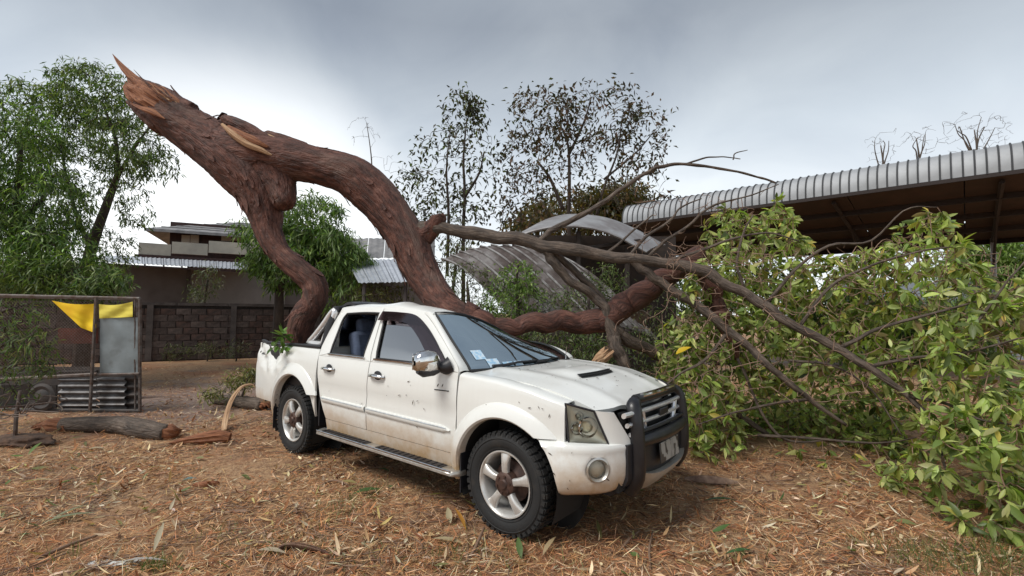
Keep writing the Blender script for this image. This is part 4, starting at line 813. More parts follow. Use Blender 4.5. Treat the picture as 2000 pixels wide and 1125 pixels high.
g = MB(); g.box((-2.585, 0, .56), (.02, 1.68, .36)); tb(g, 'splash_guard', [T_BLACK])
rg = MB(); rg.grid(crow(1.20, 1.56, -.64, .64)); tb(rg, 'rear_window', [T_GLASS])
HZ = interp([-.50, -.2, .1, .3, .48, .60, .68, .74], [1.132, 1.130, 1.115, 1.085, 1.035, .990, .955, .925])
ho = MB(); P = []
for k in range(31):
    u = k/30; row = []
    for q in np.linspace(-1, 1, 33):
        x = lerp(-.478+.115*(1-q*q), .618+.105*(1-abs(q)**2.4), u); y = q*(yseam(x if x < .62 else .62)-.006)
        if u > .85: y *= 1-.02*(u-.85)/.15
        z = HZ(x)-.002+.002 - .034*abs(q)**3.2*(.7+.3*u) + .012*(math.exp(-((abs(q)-.62)/.10)**2))
        z += .030*math.exp(-(abs(y/.30))**6)*sst(-.15, .12, x)*(1-sst(.20, .30, x))*1.0
        z += .004*noise.noise(V(x*4, y*4, 9))
        row.append(V(x, y, z))
    P.append(row)
ho.sheet(P, V(-.012, 0, -.03)); hood = tb(ho, 'bonnet', [T_WHITE])
sc_ = MB(); sc_.grid([[V(.255+.05*t*(1 if True else 0)-.02*(y/.27)**2, y, HZ(.25)+.026-.026*t) for y in np.linspace(-.265, .265, 12)] for t in (0, .5, 1)])
tb(sc_, 'bonnet_scoop', [T_SEAL], hood)
for t in (.25, .6):
    g = MB(); g.tube([V(.262+.05*t-.02*(y/.27)**2, y, HZ(.25)+.031-.026*t) for y in np.linspace(-.25, .25, 8)], .004, 5); tb(g, 'scoop_slat', [T_BLACK], hood)
co = MB(); co.sheet([[V(lerp(-.36, -.50, t)-.115*q*q, q*.745, 1.112+.012*t-.03*abs(q)**3) for q in np.linspace(-1, 1, 20)] for t in (0, .5, 1)], V(0, 0, -.03)); tb(co, 'cowl', [T_BLACK])
# ---- windscreen, seal, wipers, stickers
ER = spline([(-1.035, .622, 1.583), (-.90, .660, 1.485), (-.76, .695, 1.375), (-.63, .720, 1.27), (-.515, .737, 1.17), (-.475, .74, 1.122)], 16)
def ws(i, q, lift=0):
    x, y, z = ER[i]; bow = lerp(.10, .125, i/15); return V(x+bow*(1-q*q)+lift*.55, q*y, z+.018*(1-q*q)*(1-i/15)+lift*.75)
wsn = MB(); wsn.grid([[ws(i, q) for q in np.linspace(-1, 1, 25)] for i in range(16)]); wind = tb(wsn, 'windscreen', [T_WIND])
sl_ = MB(); sl_.tube([ws(i, -1, .004) for i in range(16)]+[ws(15, q, .004) for q in np.linspace(-1, 1, 14)[1:-1]]+[ws(15-i, 1, .004) for i in range(16)]+[ws(0, q, .004) for q in np.linspace(1, -1, 14)[1:-1]], .013, 6, closed=True); tb(sl_, 'windscreen_seal', [T_SEAL], wind)
for q0, q1, i0 in ((-.72, .05, 13.6), (.02, .66, 13.8)):
    pts = [ws(min(15, int(lerp(14.6, i0-.6, t))), lerp(q0, q1, t), .022) for t in np.linspace(0, 1, 7)]
    g = MB(); g.tube(pts, [.012, .011, .01, .009, .008, .008, .006], 6); wip = tb(g, 'wiper', [T_BLACK], wind)
    g = MB(); g.tube([ws(14, q0*.9+.02, .018), ws(13, q0*.6, .016), ws(13, q1*1.0, .012)], .006, 6); tb(g, 'wiper_blade', [T_SEAL], wip)
for i0, q0, s1, s2 in ((9, -.86, 2, .14), (11, -.74, 3, .16), (12, -.54, 3, .15), (12, -.36, 3, .13)):
    g = MB(); g.grid([[ws(min(15, i0+a), q0+b_*s2, .004) for b_ in (0, .5, 1)] for a in range(s1+1)]); tb(g, 'windscreen_sticker', [T_STICK], wind)
g = MB(); g.tube([V(-.43, .62, 1.12), V(-.425, .62, 1.30)], [.005, .003], 6); tb(g, 'radio_aerial', [T_CHROME], smooth=60)
# ---- front end: bumper, lamps, grille
BP = spline([(.405, .872), (.50, .853), (.60, .805), (.69, .715), (.755, .60), (.80, .45), (.83, .25), (.84, .0)], 40)
def bump(k, z):
    x, y = BP[k]; u = k/39
    if k < 12:
        ax_ = math.sqrt(max(.0, RA*RA-(min(z, .76)-ZA)**2)); t_ = k/12; x = lerp(ax_, BP[12][0], t_); y = float(np.interp(x, [.2, .405]+[q[0] for q in BP[1:16]], [.886, .872]+[q[1] for q in BP[1:16]])) + .040*math.exp(-((x-ax_-.03)/.07)**2)*min(1, (x-ax_)/.012+.0)
    d = np.interp(z, [.36, .40, .48, .58, .66, .70, .715], [-.10, -.035, -.005, .0, -.006, .004, -.012])
    return V(x+d*(.2+.8*u), -(y+d*(1-u)), z)
nrm = lambda k: V(*(lambda a, b_: (-(b_[1]-a[1]), -(b_[0]-a[0]), 0))(BP[max(0, k-1)], BP[min(39, k+1)])).normalized()
fogk = min(range(40), key=lambda k: abs(BP[k][0]-.685))
for sd in (-1, 1):
    bm_ = MB(); P = []
    for k in range(40):
        zt = .735-.02*(k/39); zb = .392+.02*(k/39); row = []
        for j in range(15):
            z = lerp(zb, zt, j/14)
            zz = lerp(.37, .715, j/14); p = bump(k, zz); p.z = z
            dd = ((BP[k][0]-BP[fogk][0])**2+(BP[k][1]-BP[fogk][1])**2)**.5; rr = math.hypot(dd, z-.575)
            nn = nrm(k); p = p - nn*(.03*(1-sst(.062, .082, rr))); row.append(V(p.x, -sd*p.y, p.z))
        row += [row[-1]+V(-.02, -sd*.02, .010), row[-1]+V(-.07, -sd*.05, .012)]
        P.append(row)
    bm_.sheet(P[:34], V(-.03, -sd*.02, 0)); bpo = tb(bm_, 'front_bumper', [T_WHITE])
    fx, fy = BP[fogk]; nn = nrm(fogk); nn = V(nn.x, -sd*nn.y, 0); fc = V(fx, sd*fy, .575)-nn*.025
    g = MB(); g.lathe([(.083, .022), (.072, .028), (.060, .012), (.056, -.015)], fc, nn, 24); fo = tb(g, 'fog_lamp', [T_SILVER], bpo)
    g = MB(); g.lathe([(.056, .008), (.04, .018), (.001, .021)], fc, nn, 24); tb(g, 'lens', [T_LENS], fo)
    g = MB(); g.lathe([(.056, -.004), (.04, -.025), (.001, -.03)], fc, nn, 20); tb(g, 'reflector', [T_LAMPIN], fo)
    # headlamp
    TL, TR, BR, BL = V(.470, .803, .992), V(.625, .690, .945), V(.705, .632, .722), V(.498, .800, .728)
    def hq(u, v, off=0):
        p = TL*(1-u)*(1-v)+TR*u*(1-v)+BR*u*v+BL*(1-u)*v; b_ = math.sin(u*math.pi)*.5+.5*math.sin(u*math.pi)*math.sin(v*math.pi)
        p = p+V(.72, .66, .12)*(.028*b_+off); return V(p.x, sd*p.y, p.z)
    rn_ = np.linspace(0, 1, 12)
    g = MB(); g.grid([[hq(u, v, -.055*math.sin(min(1, u*1.02)*math.pi)**.6*math.sin(v*math.pi)**.6) for u in rn_] for v in rn_]); hl = tb(g, 'headlight', [T_LAMPIN])
    g = MB(); g.sheet([[hq(u, v, .004) for u in rn_] for v in rn_], V(-.01, -sd*.008, 0)); tb(g, 'lens', [T_LENS], hl)
    g = MB(); g.tube([hq(t, 0, .003) for t in rn_]+[hq(1, t, .003) for t in rn_[1:]]+[hq(1-t, 1, .003) for t in rn_[1:]]+[hq(0, 1-t, .003) for t in rn_[1:-1]], .008, 5, closed=True); tb(g, 'lamp_rim', [T_BLACK], hl)
    ax = V(.8, sd*.55, 0)
    for (u, v, r_) in ((.60, .52, .072), (.27, .60, .042), (.42, .24, .03)):
        c = hq(u, v, -.035); g = MB(); g.lathe([(r_, .012), (r_*.92, .02), (r_*.86, .0), (r_*.6, -.03), (.002, -.04)], c, ax, 22); ob = tb(g, 'projector', [T_CHROME], hl)
        g = MB(); g.lathe([(r_*.6, -.01), (r_*.45, .012), (.001, .022)], c, ax, 18); tb(g, 'bulb_lens', [T_LENS], ob)
    g = MB(); g.box(hq(.35, .36, -.03), (.012, .16, .018), Matrix.Rotation(sd*-.75, 3, 'Z')); tb(g, 'chrome_bar', [T_CHROME], hl)
    # white nose piece between lamp and grille
    A, B_, C_, D_ = V(.632, .686, .948), V(.722, .592, .935), V(.795, .455, .712), V(.708, .632, .722)
    nq = lambda u, v: (lambda p: V(p.x+.012*math.sin(u*math.pi), sd*(p.y+.008*math.sin(u*math.pi)), p.z))(A*(1-u)*(1-v)+B_*u*(1-v)+C_*u*v+D_*(1-u)*v)
    g = MB(); g.sheet([[nq(u, v) for u in np.linspace(0, 1, 8)] for v in np.linspace(0, 1, 8)], V(-.03, 0, 0)); tb(g, 'nose_panel', [T_WHITE])
# grille: dark box, chrome surround, bars, badge
gz0, gz1 = .705, .925
def gy(z): return lerp(.445, .585, (z-gz0)/(gz1-gz0))
g = MB(); g.grid([[V(.755+.02*(1-q*q)-.03*(z-gz0), q*gy(z), z) for q in np.linspace(-1, 1, 12)] for z in np.linspace(gz0-.02, gz1+.01, 5)]); gri = tb(g, 'grille', [T_SEAL])
for z, r_ in ((.915, .022), (.842, .020), (.775, .018), (.716, .020)):
    b_ = MB(); b_.tube([V(.79+.03*(1-q*q)-.03*(z-gz0), q*(gy(z)-.01), z) for q in np.linspace(-1, 1, 13)], r_, 8, flat=.8); tb(b_, 'grille_bar', [T_GRILLE], gri)
for sd in (-1, 1):
    b_ = MB(); b_.tube([V(.79+.012, sd*(gy(z)*.55), z) for z in np.linspace(.71, .92, 5)], .02, 8); tb(b_, 'grille_bar', [T_GRILLE], gri)
b_ = MB(); b_.box((.836, 0, .872), (.012, .16, .05)); tb(b_, 'badge', [T_BLACK], gri, bevel=.01)
# bull bar
BO = -.095
b_ = MB(); b_.sheet([[V(BO+.895+.05*(1-(y/.50)**2)-.12*max(0, (.46-z)/.1), y, z) for y in np.linspace(-.53, .53, 14)] for z in np.linspace(.35, .715, 9)], V(-.07, 0, 0)); bull = tb(b_, 'bull_bar', [T_BLACK])
for sd in (-1, 1):
    pts = [V(BO+.85, sd*.425, .37), V(BO+.915, sd*.43, .50), V(BO+.915, sd*.435, .72), V(BO+.895, sd*.43, .90), V(BO+.875, sd*.405, .965), V(BO+.86, sd*.33, .995)]
    b_ = MB(); b_.tube(spline([list(p) for p in pts], 18), [.054]*14+[.050, .046, .040, .034], 12, flat=.8); tb(b_, 'upright', [T_GLOSS], bull)
b_ = MB(); b_.tube([V(BO+.862+.02*(1-(y/.38)**2), y, .995) for y in np.linspace(-.36, .36, 10)], .036, 10); tb(b_, 'top_tube', [T_GLOSS], bull)
b_ = MB(); b_.tube([V(BO+.880+.02*(1-(y/.38)**2), y, 1.019) for y in np.linspace(-.30, .30, 10)], .018, 8); tb(b_, 'chrome_trim', [T_CHROME], bull)
b_ = MB(); b_.tube([V(BO+.915+.05*(1-(y/.43)**2), y, .725) for y in np.linspace(-.43, .43, 10)], .045, 10); tb(b_, 'cross_tube', [T_GLOSS], bull)
b_ = MB(); b_.sheet([[V(BO+.925+.06*(1-(y/.44)**4)-.10*max(0, (.47-z)/.12)**1.3, y*(1 if z > .42 else .94), z+.05*abs(y/.43)**3) for y in np.linspace(-.43, .43, 16)] for z in np.linspace(.335, .475, 7)], V(-.05, 0, 0)); tb(b_, 'skid_plate', [T_SKID], bull)
b_ = MB(); b_.box((BO+.972, .0, .60), (.008, .36, .14), Matrix.Rotation(-.08, 3, 'Y')); tb(b_, 'number_plate', [T_PLATE], bull, bevel=.003)
b_ = MB(); b_.tube([V(BO+.93+.02*(1-(y/.4)**2), y, .79) for y in np.linspace(-.41, .41, 6)], .013, 8); tb(b_, 'grille_guard_rod', [T_GLOSS], bull)
# ---- underbody, bed box, tailgate, rear bumper
ub = MB(); ub.box((-1.75, 0, .47), (4.5, 1.30, .16)); ub.box((.12, 0, .68), (.80, 1.20, .42)); ub.box((.55, 0, .55), (.40, 1.15, .30)); ub.box((-1.5, 0, .42), (1.9, 1.58, .10)); tb(ub, 'chassis', [T_DARK])
for ax_ in (-3.08, 0):
    ub = MB(); ub.tube([V(ax_, -.72, .37), V(ax_, .72, .37)], .055, 10); tb(ub, 'axle', [T_DARK])
bx = MB(); bx.box((-3.36, 0, .70), (1.46, 1.60, .05)); bx.box((-2.66, 0, .95), (.04, 1.62, .46))
for sd in (-1, 1): bx.box((-3.36, sd*.755, .93), (1.44, .06, .46))
tb(bx, 'bed_box', [T_BLACK])
tg = MB(); tg.sheet([[V(-4.105-.012*math.sin((z-.5)*5), y, z) for y in np.linspace(-.80, .80, 14)] for z in np.linspace(.52, 1.185, 8)], V(.04, 0, 0)); tail = tb(tg, 'tailgate', [T_WHITE])
b_ = MB(); b_.box((-4.15, 0, .47), (.12, 1.5, .12)); tb(b_, 'rear_bumper', [T_CHROME], bevel=.02)
for sd in (-1, 1):
    b_ = MB(); b_.sheet([[V(-4.118+.03*t, sd*(.79+.02*t if t < 1 else .815), z) for t in (0, .5, 1)] for z in np.linspace(.72, .98, 5)], V(.02, 0, 0)); tb(b_, 'tail_lamp', [T_RED])
# ---- sports bar behind the cab
for sd in (-1, 1):
    b_ = MB()
    lp = [V(-3.02, sd*.735, 1.235), V(-2.90, sd*.72, 1.33), V(-2.76, sd*.70, 1.46), V(-2.66, sd*.685, 1.565), V(-2.60, sd*.68, 1.60), V(-2.585, sd*.69, 1.56), V(-2.63, sd*.715, 1.42), V(-2.70, sd*.73, 1.29), V(-2.735, sd*.735, 1.235), V(-2.88, sd*.735, 1.225)]
    pts = spline([list(p) for p in lp+[lp[0]]], 44)[:-1]
    b_.tube(pts, .037, 10, closed=True, flat=.9); spb = tb(b_, 'sports_bar', [mat('brushed_bar_metal', (.72, .72, .72), .3, metal=.5)])
    b_ = MB(); b_.box((-2.9, sd*.745, 1.205), (.34, .09, .035)); tb(b_, 'bar_foot', [T_BLACK], spb, bevel=.01)
b_ = MB(); b_.tube([V(-2.60, y, 1.615+.02*(1-(y/.68)**2)) for y in np.linspace(-.69, .69, 12)], .036, 10, flat=.9); hoop = tb(b_, 'roll_hoop', [T_BLACK])
for sd in (-1, 1):
    b_ = MB(); b_.tube([V(-2.575, sd*.665, 1.635), V(-2.60, sd*.74, 1.45), V(-2.615, sd*.79, 1.22)], .034, 8, flat=.7); tb(b_, 'hoop_leg', [T_BLACK], hoop)
b_ = MB(); b_.sheet([[V(lerp(-2.62, -2.36, t), y, 1.652+.045*math.sin(t*2.6)+.018*(1-(y/.6)**2)) for y in np.linspace(-.585, .585, 12)] for t in np.linspace(0, 1, 7)], V(0, 0, -.03)); tb(b_, 'roof_spoiler', [T_BLACK])
# ---- interior
it = MB(); it.box((-1.5, 0, .60), (2.1, 1.5, .06)); tb(it, 'cab_floor', [T_DARK])
for cx, cy, wd_, nm_ in ((-1.25, -.36, .50, 'front_seat'), (-1.25, .36, .50, 'front_seat'), (-2.05, 0, 1.25, 'rear_seat')):
    s_ = MB(); s_.box((cx, cy, .80), (.50, wd_, .18)); s_.box((cx-.30, cy, 1.10), (.15, wd_*.96, .56), Matrix.Rotation(-.22, 3, 'Y'))
    seat = tb(s_, nm_, [T_SEAT], bevel=.05, bseg=3)
    for hy in ([0] if wd_ < 1 else [-.38, .38]):
        h = MB(); h.box((cx-.385, cy+hy, 1.455 if nm_ == 'front_seat' else 1.43), (.10, .25, .17), Matrix.Rotation(-.15, 3, 'Y')); tb(h, 'head_rest', [T_SEAT], seat, bevel=.04, bseg=3)
d = MB(); d.box((-.62, 0, 1.00), (.40, 1.44, .20)); d.box((-.80, -.36, 1.08), (.16, .38, .09)); tb(d, 'dashboard', [T_DASH], bevel=.04, bseg=3)
d = MB(); d.tube([V(-.93+.07*math.sin(a), -.36+.19*math.cos(a), 1.06+.175*math.sin(a)) for a in np.linspace(0, 2*math.pi, 25)[:-1]], .016, 8, closed=True); d.tube([V(-.93, -.36, 1.06), V(-.76, -.36, .98)], .03, 8); d.tube([V(-.93, -.53, 1.06), V(-.93, -.19, 1.06)], .014, 6); tb(d, 'steering_wheel', [T_SEAL])
d = MB(); d.box((-.95, 0, 1.47), (.02, .22, .06)); tb(d, 'rear_view_mirror', [T_BLACK], bevel=.01)
# ---- decals and bits of bark stuck to the wet paint
def strokes(name, x, z, segs, m=T_SEAL):
    g = MB()
    for (x0, z0, x1, z1, wth) in segs:
        g.sheet([[S(x+lerp(x0, x1, t), z+lerp(z0, z1, t)+s_*wth, .0035) for s_ in (-.5, .5)] for t in (0, .5, 1)], V(0, .002, 0))
    tb(g, name, [m], smooth=0)
strokes('door_emblem', -.73, .965, [(-.01, 0, .16, .004, .008), (.02, .03, .032, .045, .012), (.075, .032, .085, .048, .012)])
strokes('bed_emblem', -3.99, 1.06, [(-.03, .01, .0, .02, .022), (.03, .0, .14, -.01, .010), (.06, .01, .12, .004, .008)])
g = MB()
for k in range(105):
    if k < 70: x, y = random.uniform(-.42, .62), random.uniform(-.66, .66); z = HZ(x)-.05*abs(y/.70)**3+.010+.010*math.exp(-((abs(y)/.72-.62)/.1)**2); nz = V(.08, 0, 1)
    elif k < 94:
        x, z = random.choice([random.uniform(-1.6, -.55), random.uniform(-.3, .45), random.uniform(-2.4, -1.7)]), random.uniform(.62, 1.02)
        if x > -.47 and z < .86: z = random.uniform(.88, .98)
        p = S(x, z, .006); y = p.y; nz = V(0, -1, 0)
    else:
        kk = random.randint(2, 26); z = random.uniform(.42, .70); p = bump(kk, z); x, y = p.x, p.y; nz = nrm(kk); x += nz.x*.004; y += nz.y*.004
    s_ = random.uniform(.003, .008)*(1.8 if random.random() < .12 else 1); a = random.uniform(0, 6.28); u_ = nz.orthogonal().normalized(); v_ = nz.cross(u_); e1 = (u_*math.cos(a)+v_*math.sin(a))*s_*random.uniform(1, 2.6); e2 = (v_*math.cos(a)-u_*math.sin(a))*s_*.5; c = V(x, y, z)
    g.prism([c-e1, c-e2*.9, c+e1*.9, c+e2], nz*.002)
tb(g, 'bark_flecks', [mat('bark_fleck', (.06, .04, .025), .8)], smooth=0, kind='stuff')
# ---- wheels
def make_wheel(cx, sd, first=None):
    c = V(cx, sd*.868, .370); ax = V(0, sd, 0)
    if first:
        def cp(o, par, rot):
            n_ = o.copy(); COL.objects.link(n_)
            if par is TRK: adopt(n_, TRK); n_.matrix_basis = rot
            else: n_.parent = par
            for ch in [q for q in list(bpy.data.objects) if q.parent == o]: cp(ch, n_, rot)
        M = Matrix.Translation(c) @ Matrix.Rotation(0 if sd < 0 else math.pi, 4, 'Z') @ Matrix.Rotation(random.uniform(.2, 1.0), 4, 'Y') @ Matrix.Translation(-V(0, -.868, .370))
        cp(first, TRK, M); return
    h = MB(); h.lathe([(.001, .022), (.030, .022), (.038, .012), (.070, .010), (.084, .0), (.088, -.02), (.088, -.06), (.15, -.09), (.15, -.11), (.001, -.11)], c, ax, 28)
    u, w_ = V(1, 0, 0), V(0, 0, 1)
    for k in range(6):
        a = k*math.pi/3+.3; p = c+(u*math.cos(a)+w_*math.sin(a))*.060; h.tube([p-ax*.01, p+ax*.020], .0095, 8)
    wheel = tb(h, 'wheel', [T_HUB])
    t = MB(); prof = [(.228, -.03), (.238, -.008), (.265, .010), (.30, .017), (.332, .012), (.350, .0), (.360, -.018), (.360, -.235), (.352, -.255), (.30, -.27), (.24, -.25), (.222, -.23)]
    t.lathe(prof, c, ax, 56)
    t.lathe([(.2445, .006), (.250, .0095), (.256, .0095)], c, ax, 56); t.lathe([(.318, .0165), (.322, .0195), (.328, .0165)], c, ax, 56)
    for k in range(44):
        a = k*2*math.pi/44; ra = u*math.cos(a)+w_*math.sin(a); ta = w_*math.cos(a)-u*math.sin(a)
        M3 = Matrix((ta, ax, ra)).transposed()
        for yy, ww, sk in ((-.028, .05, .0), (-.085, .045, .012), (-.14, .045, .0), (-.195, .05, .012)):
            t.box(c+ra*.363+ax*yy+ta*sk, (.034, ww, .016), M3)
        t.box(c+ra*.347+ax*.002, (.030, .016, .03), M3)
    tb(t, 'tyre', [T_TYRE], wheel, smooth=35)
    r_ = MB(); r_.lathe([(.229, -.012), (.236, .0), (.234, .007), (.226, .007), (.217, -.004), (.205, -.03), (.198, -.12), (.20, -.22)], c, ax, 56)
    for k in range(5):
        a0 = math.pi/2+k*2*math.pi/5; rows = []
        for rr, hw, d0, th in ((.050, .62, -.012, .02), (.075, .36, -.004, .03), (.11, .225, .004, .035), (.15, .185, .005, .035), (.19, .19, -.001, .03), (.216, .22, -.008, .02)):
            row = []
            for da, dz in ((-1, -th), (-1, -.006), (-.8, .002), (-.3, .004), (.3, .004), (.8, .002), (1, -.006), (1, -th)):
                a = a0+da*hw*(1 if rr > .06 else 1); row.append(c+(u*math.cos(a)+w_*math.sin(a))*rr+ax*(d0+dz))
            rows.append(row)
        r_.grid(rows)
    tb(r_, 'rim', [T_ALLOY], wheel, smooth=50)
    return wheel
w0 = make_wheel(0, -1)
make_wheel(-3.08, -1, w0); make_wheel(0, 1, w0); make_wheel(-3.08, 1, w0)
# ================================================================== the fallen tree
def _bark(name, cols, scale=3.2):
    m, t, b, n, l = newmat(name); a = n('ShaderNodeAttribute'); a.attribute_name = 'grain'; vec = a.outputs['Vector']
    def nz(sc, det, st=None, rough=.65):
        x = n('ShaderNodeTexNoise'); x.inputs['Scale'].default_value = sc; x.inputs['Detail'].default_value = det; x.inputs['Roughness'].default_value = rough; l(vec, x.inputs['Vector']); return x.outputs['Fac']
    r_ = n('ShaderNodeValToRGB'); e = r_.color_ramp.elements; e[0].position = .30; e[0].color = (*cols[0], 1); e[1].position = .72; e[1].color = (*cols[3], 1); q = e.new(.45); q.color = (*cols[1], 1); q = e.new(.57); q.color = (*cols[2], 1)
    l(nz(15, 10, rough=.72), r_.inputs[0]); f2 = n('ShaderNodeMapRange'); f2.inputs[1].default_value = .50; f2.inputs[2].default_value = .68; f2.inputs[4].default_value = .55; l(nz(1.3, 4), f2.inputs[0])
    x = n('ShaderNodeMix'); x.data_type = 'RGBA'; l(f2.outputs[0], x.inputs[0]); l(r_.outputs[0], x.inputs[6]); x.inputs[7].default_value = (*cols[4], 1); f3 = n('ShaderNodeMapRange'); f3.inputs[1].default_value = .52; f3.inputs[2].default_value = .66; f3.inputs[4].default_value = .48; l(nz(2.6, 6), f3.inputs[0]); x3 = n('ShaderNodeMix'); x3.data_type = 'RGBA'; l(f3.outputs[0], x3.inputs[0]); l(x.outputs[2], x3.inputs[6]); x3.inputs[7].default_value = (.135, .098, .078, 1); l(x3.outputs[2], b.inputs['Base Color'])
    rr = n('ShaderNodeMapRange'); rr.inputs[3].default_value = .45; rr.inputs[4].default_value = .95; l(nz(5, 4), rr.inputs[0]); l(rr.outputs[0], b.inputs['Roughness']); b.inputs['Specular IOR Level'].default_value = .4
    v = n('ShaderNodeTexVoronoi'); v.feature = 'DISTANCE_TO_EDGE'; v.inputs['Scale'].default_value = 20; mv = n('ShaderNodeMapping'); mv.inputs['Scale'].default_value = (1.3, 1.3, .42); l(vec, mv.inputs[0]); l(mv.outputs[0], v.inputs['Vector']); vm = n('ShaderNodeMapRange'); vm.inputs[2].default_value = .13; vm.inputs[4].default_value = .55; l(v.outputs['Distance'], vm.inputs[0])
    ad_ = n('ShaderNodeMath'); ad_.operation = 'MULTIPLY_ADD'; l(nz(34, 9, rough=.7), ad_.inputs[0]); ad_.inputs[1].default_value = 1.7; l(vm.outputs[0], ad_.inputs[2])
    q = n('ShaderNodeBump'); q.inputs['Strength'].default_value = .75; q.inputs['Distance'].default_value = .016; l(ad_.outputs[0], q.inputs['Height']); l(q.outputs[0], b.inputs['Normal']); return m
M_BARK = _bark('wet_red_brown_bark', [(.022, .011, .009), (.064, .027, .019), (.125, .049, .033), (.22, .112, .078), (.15, .058, .038)])
M_BARKG = _bark('lichen_grey_bark', [(.025, .020, .016), (.070, .052, .040), (.12, .088, .066), (.21, .17, .135), (.08, .052, .036)])
def _wood(name, c0, c1, c2_):
    m, t, b, n, l = newmat(name); a = n('ShaderNodeAttribute'); a.attribute_name = 'grain'; mp_ = n('ShaderNodeMapping'); mp_.inputs['Scale'].default_value = (60, 60, 9); l(a.outputs['Vector'], mp_.inputs[0])
    x = n('ShaderNodeTexNoise'); x.inputs['Scale'].default_value = 1; x.inputs['Detail'].default_value = 6; x.inputs['Roughness'].default_value = .65; l(mp_.outputs[0], x.inputs['Vector'])
    r_ = n('ShaderNodeValToRGB'); e = r_.color_ramp.elements; e[0].position = .33; e[0].color = (*c0, 1); e[1].position = .68; e[1].color = (*c2_, 1); q = e.new(.5); q.color = (*c1, 1); l(x.outputs['Fac'], r_.inputs[0]); l(r_.outputs[0], b.inputs['Base Color']); b.inputs['Roughness'].default_value = .8
    q = n('ShaderNodeBump'); q.inputs['Strength'].default_value = 1; q.inputs['Distance'].default_value = .015; l(x.outputs['Fac'], q.inputs['Height']); l(q.outputs[0], b.inputs['Normal']); return m
M_WOOD = _wood('torn_orange_heartwood', (.085, .030, .015), (.235, .088, .037), (.36, .165, .078)); M_PALEW = _wood('pale_torn_wood', (.19, .095, .05), (.40, .24, .13), (.52, .37, .23))
FT = thing('fallen_tree', V(-4.0, .6, 0), 'huge uprooted tree with splintered red-brown trunk lying across the pickup truck', 'tree')
def path3(rows, n):
    q = spline(rows, n); return np.array([P3(*r_[:3]) for r_ in q]), q[:, 3]*q[:, 2]/FPX
AXES = []
def solid(mb, rows, n=60, seg=28, start=None):
    """a closed limb; start(angle) pushes the first ring along the limb for a ragged break"""
    p, r_ = path3(rows, n); AXES.append((p, r_)); b0 = len(mb.v); mb.tube(p, r_, seg); return p, r_
trunk = MB()
pA, rA = solid(trunk, [(283, 196, 6.35, 29.6), (330, 226, 6.32, 37.0), (395, 268, 6.3, 44.4), (455, 312, 6.25, 50.3), (500, 362, 6.2, 44.3), (518, 418, 6.15, 32.5), (526, 456, 6.1, 25.1), (549, 496, 6.05, 21.4), (586, 530, 6, 20.7), (614, 556, 5.98, 21.4), (614, 586, 5.96, 22.9), (593, 620, 5.94, 24.4), (584, 660, 5.94, 22.9), (582, 690, 5.94, 20.7)], 90)
pB, rB = solid(trunk, [(405, 276, 6.28, 41.9), (460, 300, 6.25, 47.7), (520, 311, 6.22, 45.2), (580, 316, 6.2, 39.3), (640, 328, 6.2, 36.9), (690, 345, 6.2, 38.5), (735, 386, 6.18, 39.3), (772, 432, 6.15, 38.5), (800, 476, 6.1, 37.7), (815, 512, 6.05, 36.0), (838, 552, 5.95, 32.7), (864, 588, 5.8, 28.5), (900, 612, 5.68, 20.9), (935, 625, 5.62, 15.1)], 90)
solid(trunk, [(528, 330, 6.2, 40), (548, 366, 6.12, 28), (556, 394, 6.05, 21), (558, 404, 6.02, 14)], 16, 18)
solid(trunk, [(812, 470, 6.1, 26), (842, 446, 6.05, 17), (857, 426, 6.0, 14), (858, 420, 6.0, 9)], 14, 16)
solid(trunk, [(570, 300, 6.2, 24), (525, 279, 6.15, 15), (485, 255, 6.12, 14), (452, 238, 6.14, 11), (434, 229, 6.16, 6)], 22, 14)
solid(trunk, [(590, 296, 6.2, 22), (552, 274, 6.2, 12), (520, 260, 6.22, 6)], 16, 12)
# ragged break: long splinter teeth of bark along the upper edge
for rows in ([(372, 220, 6.3, 24), (350, 200, 6.3, 15), (333, 180, 6.3, 5), (327, 174, 6.3, 1.5)], [(320, 240, 6.3, 26), (285, 215, 6.3, 18), (262, 205, 6.32, 9), (246, 198, 6.34, 3)], [(330, 200, 6.42, 26), (300, 180, 6.45, 18), (270, 160, 6.48, 9), (240, 132, 6.5, 3)]):
    solid(trunk, rows, 16, 10)
tmp = bpy.data.objects.new('tmp', trunk.mesh('tmp', [M_BARK], 0, fix=False)); COL.objects.link(tmp)
rm = tmp.modifiers.new('r', 'REMESH'); rm.mode = 'VOXEL'; rm.voxel_size = .017; sm_ = tmp.modifiers.new('s', 'SMOOTH'); sm_.iterations = 5; sm_.factor = .5
dg = bpy.context.evaluated_depsgraph_get(); me = bpy.data.meshes.new_from_object(tmp.evaluated_get(dg)); bpy.data.objects.remove(tmp)
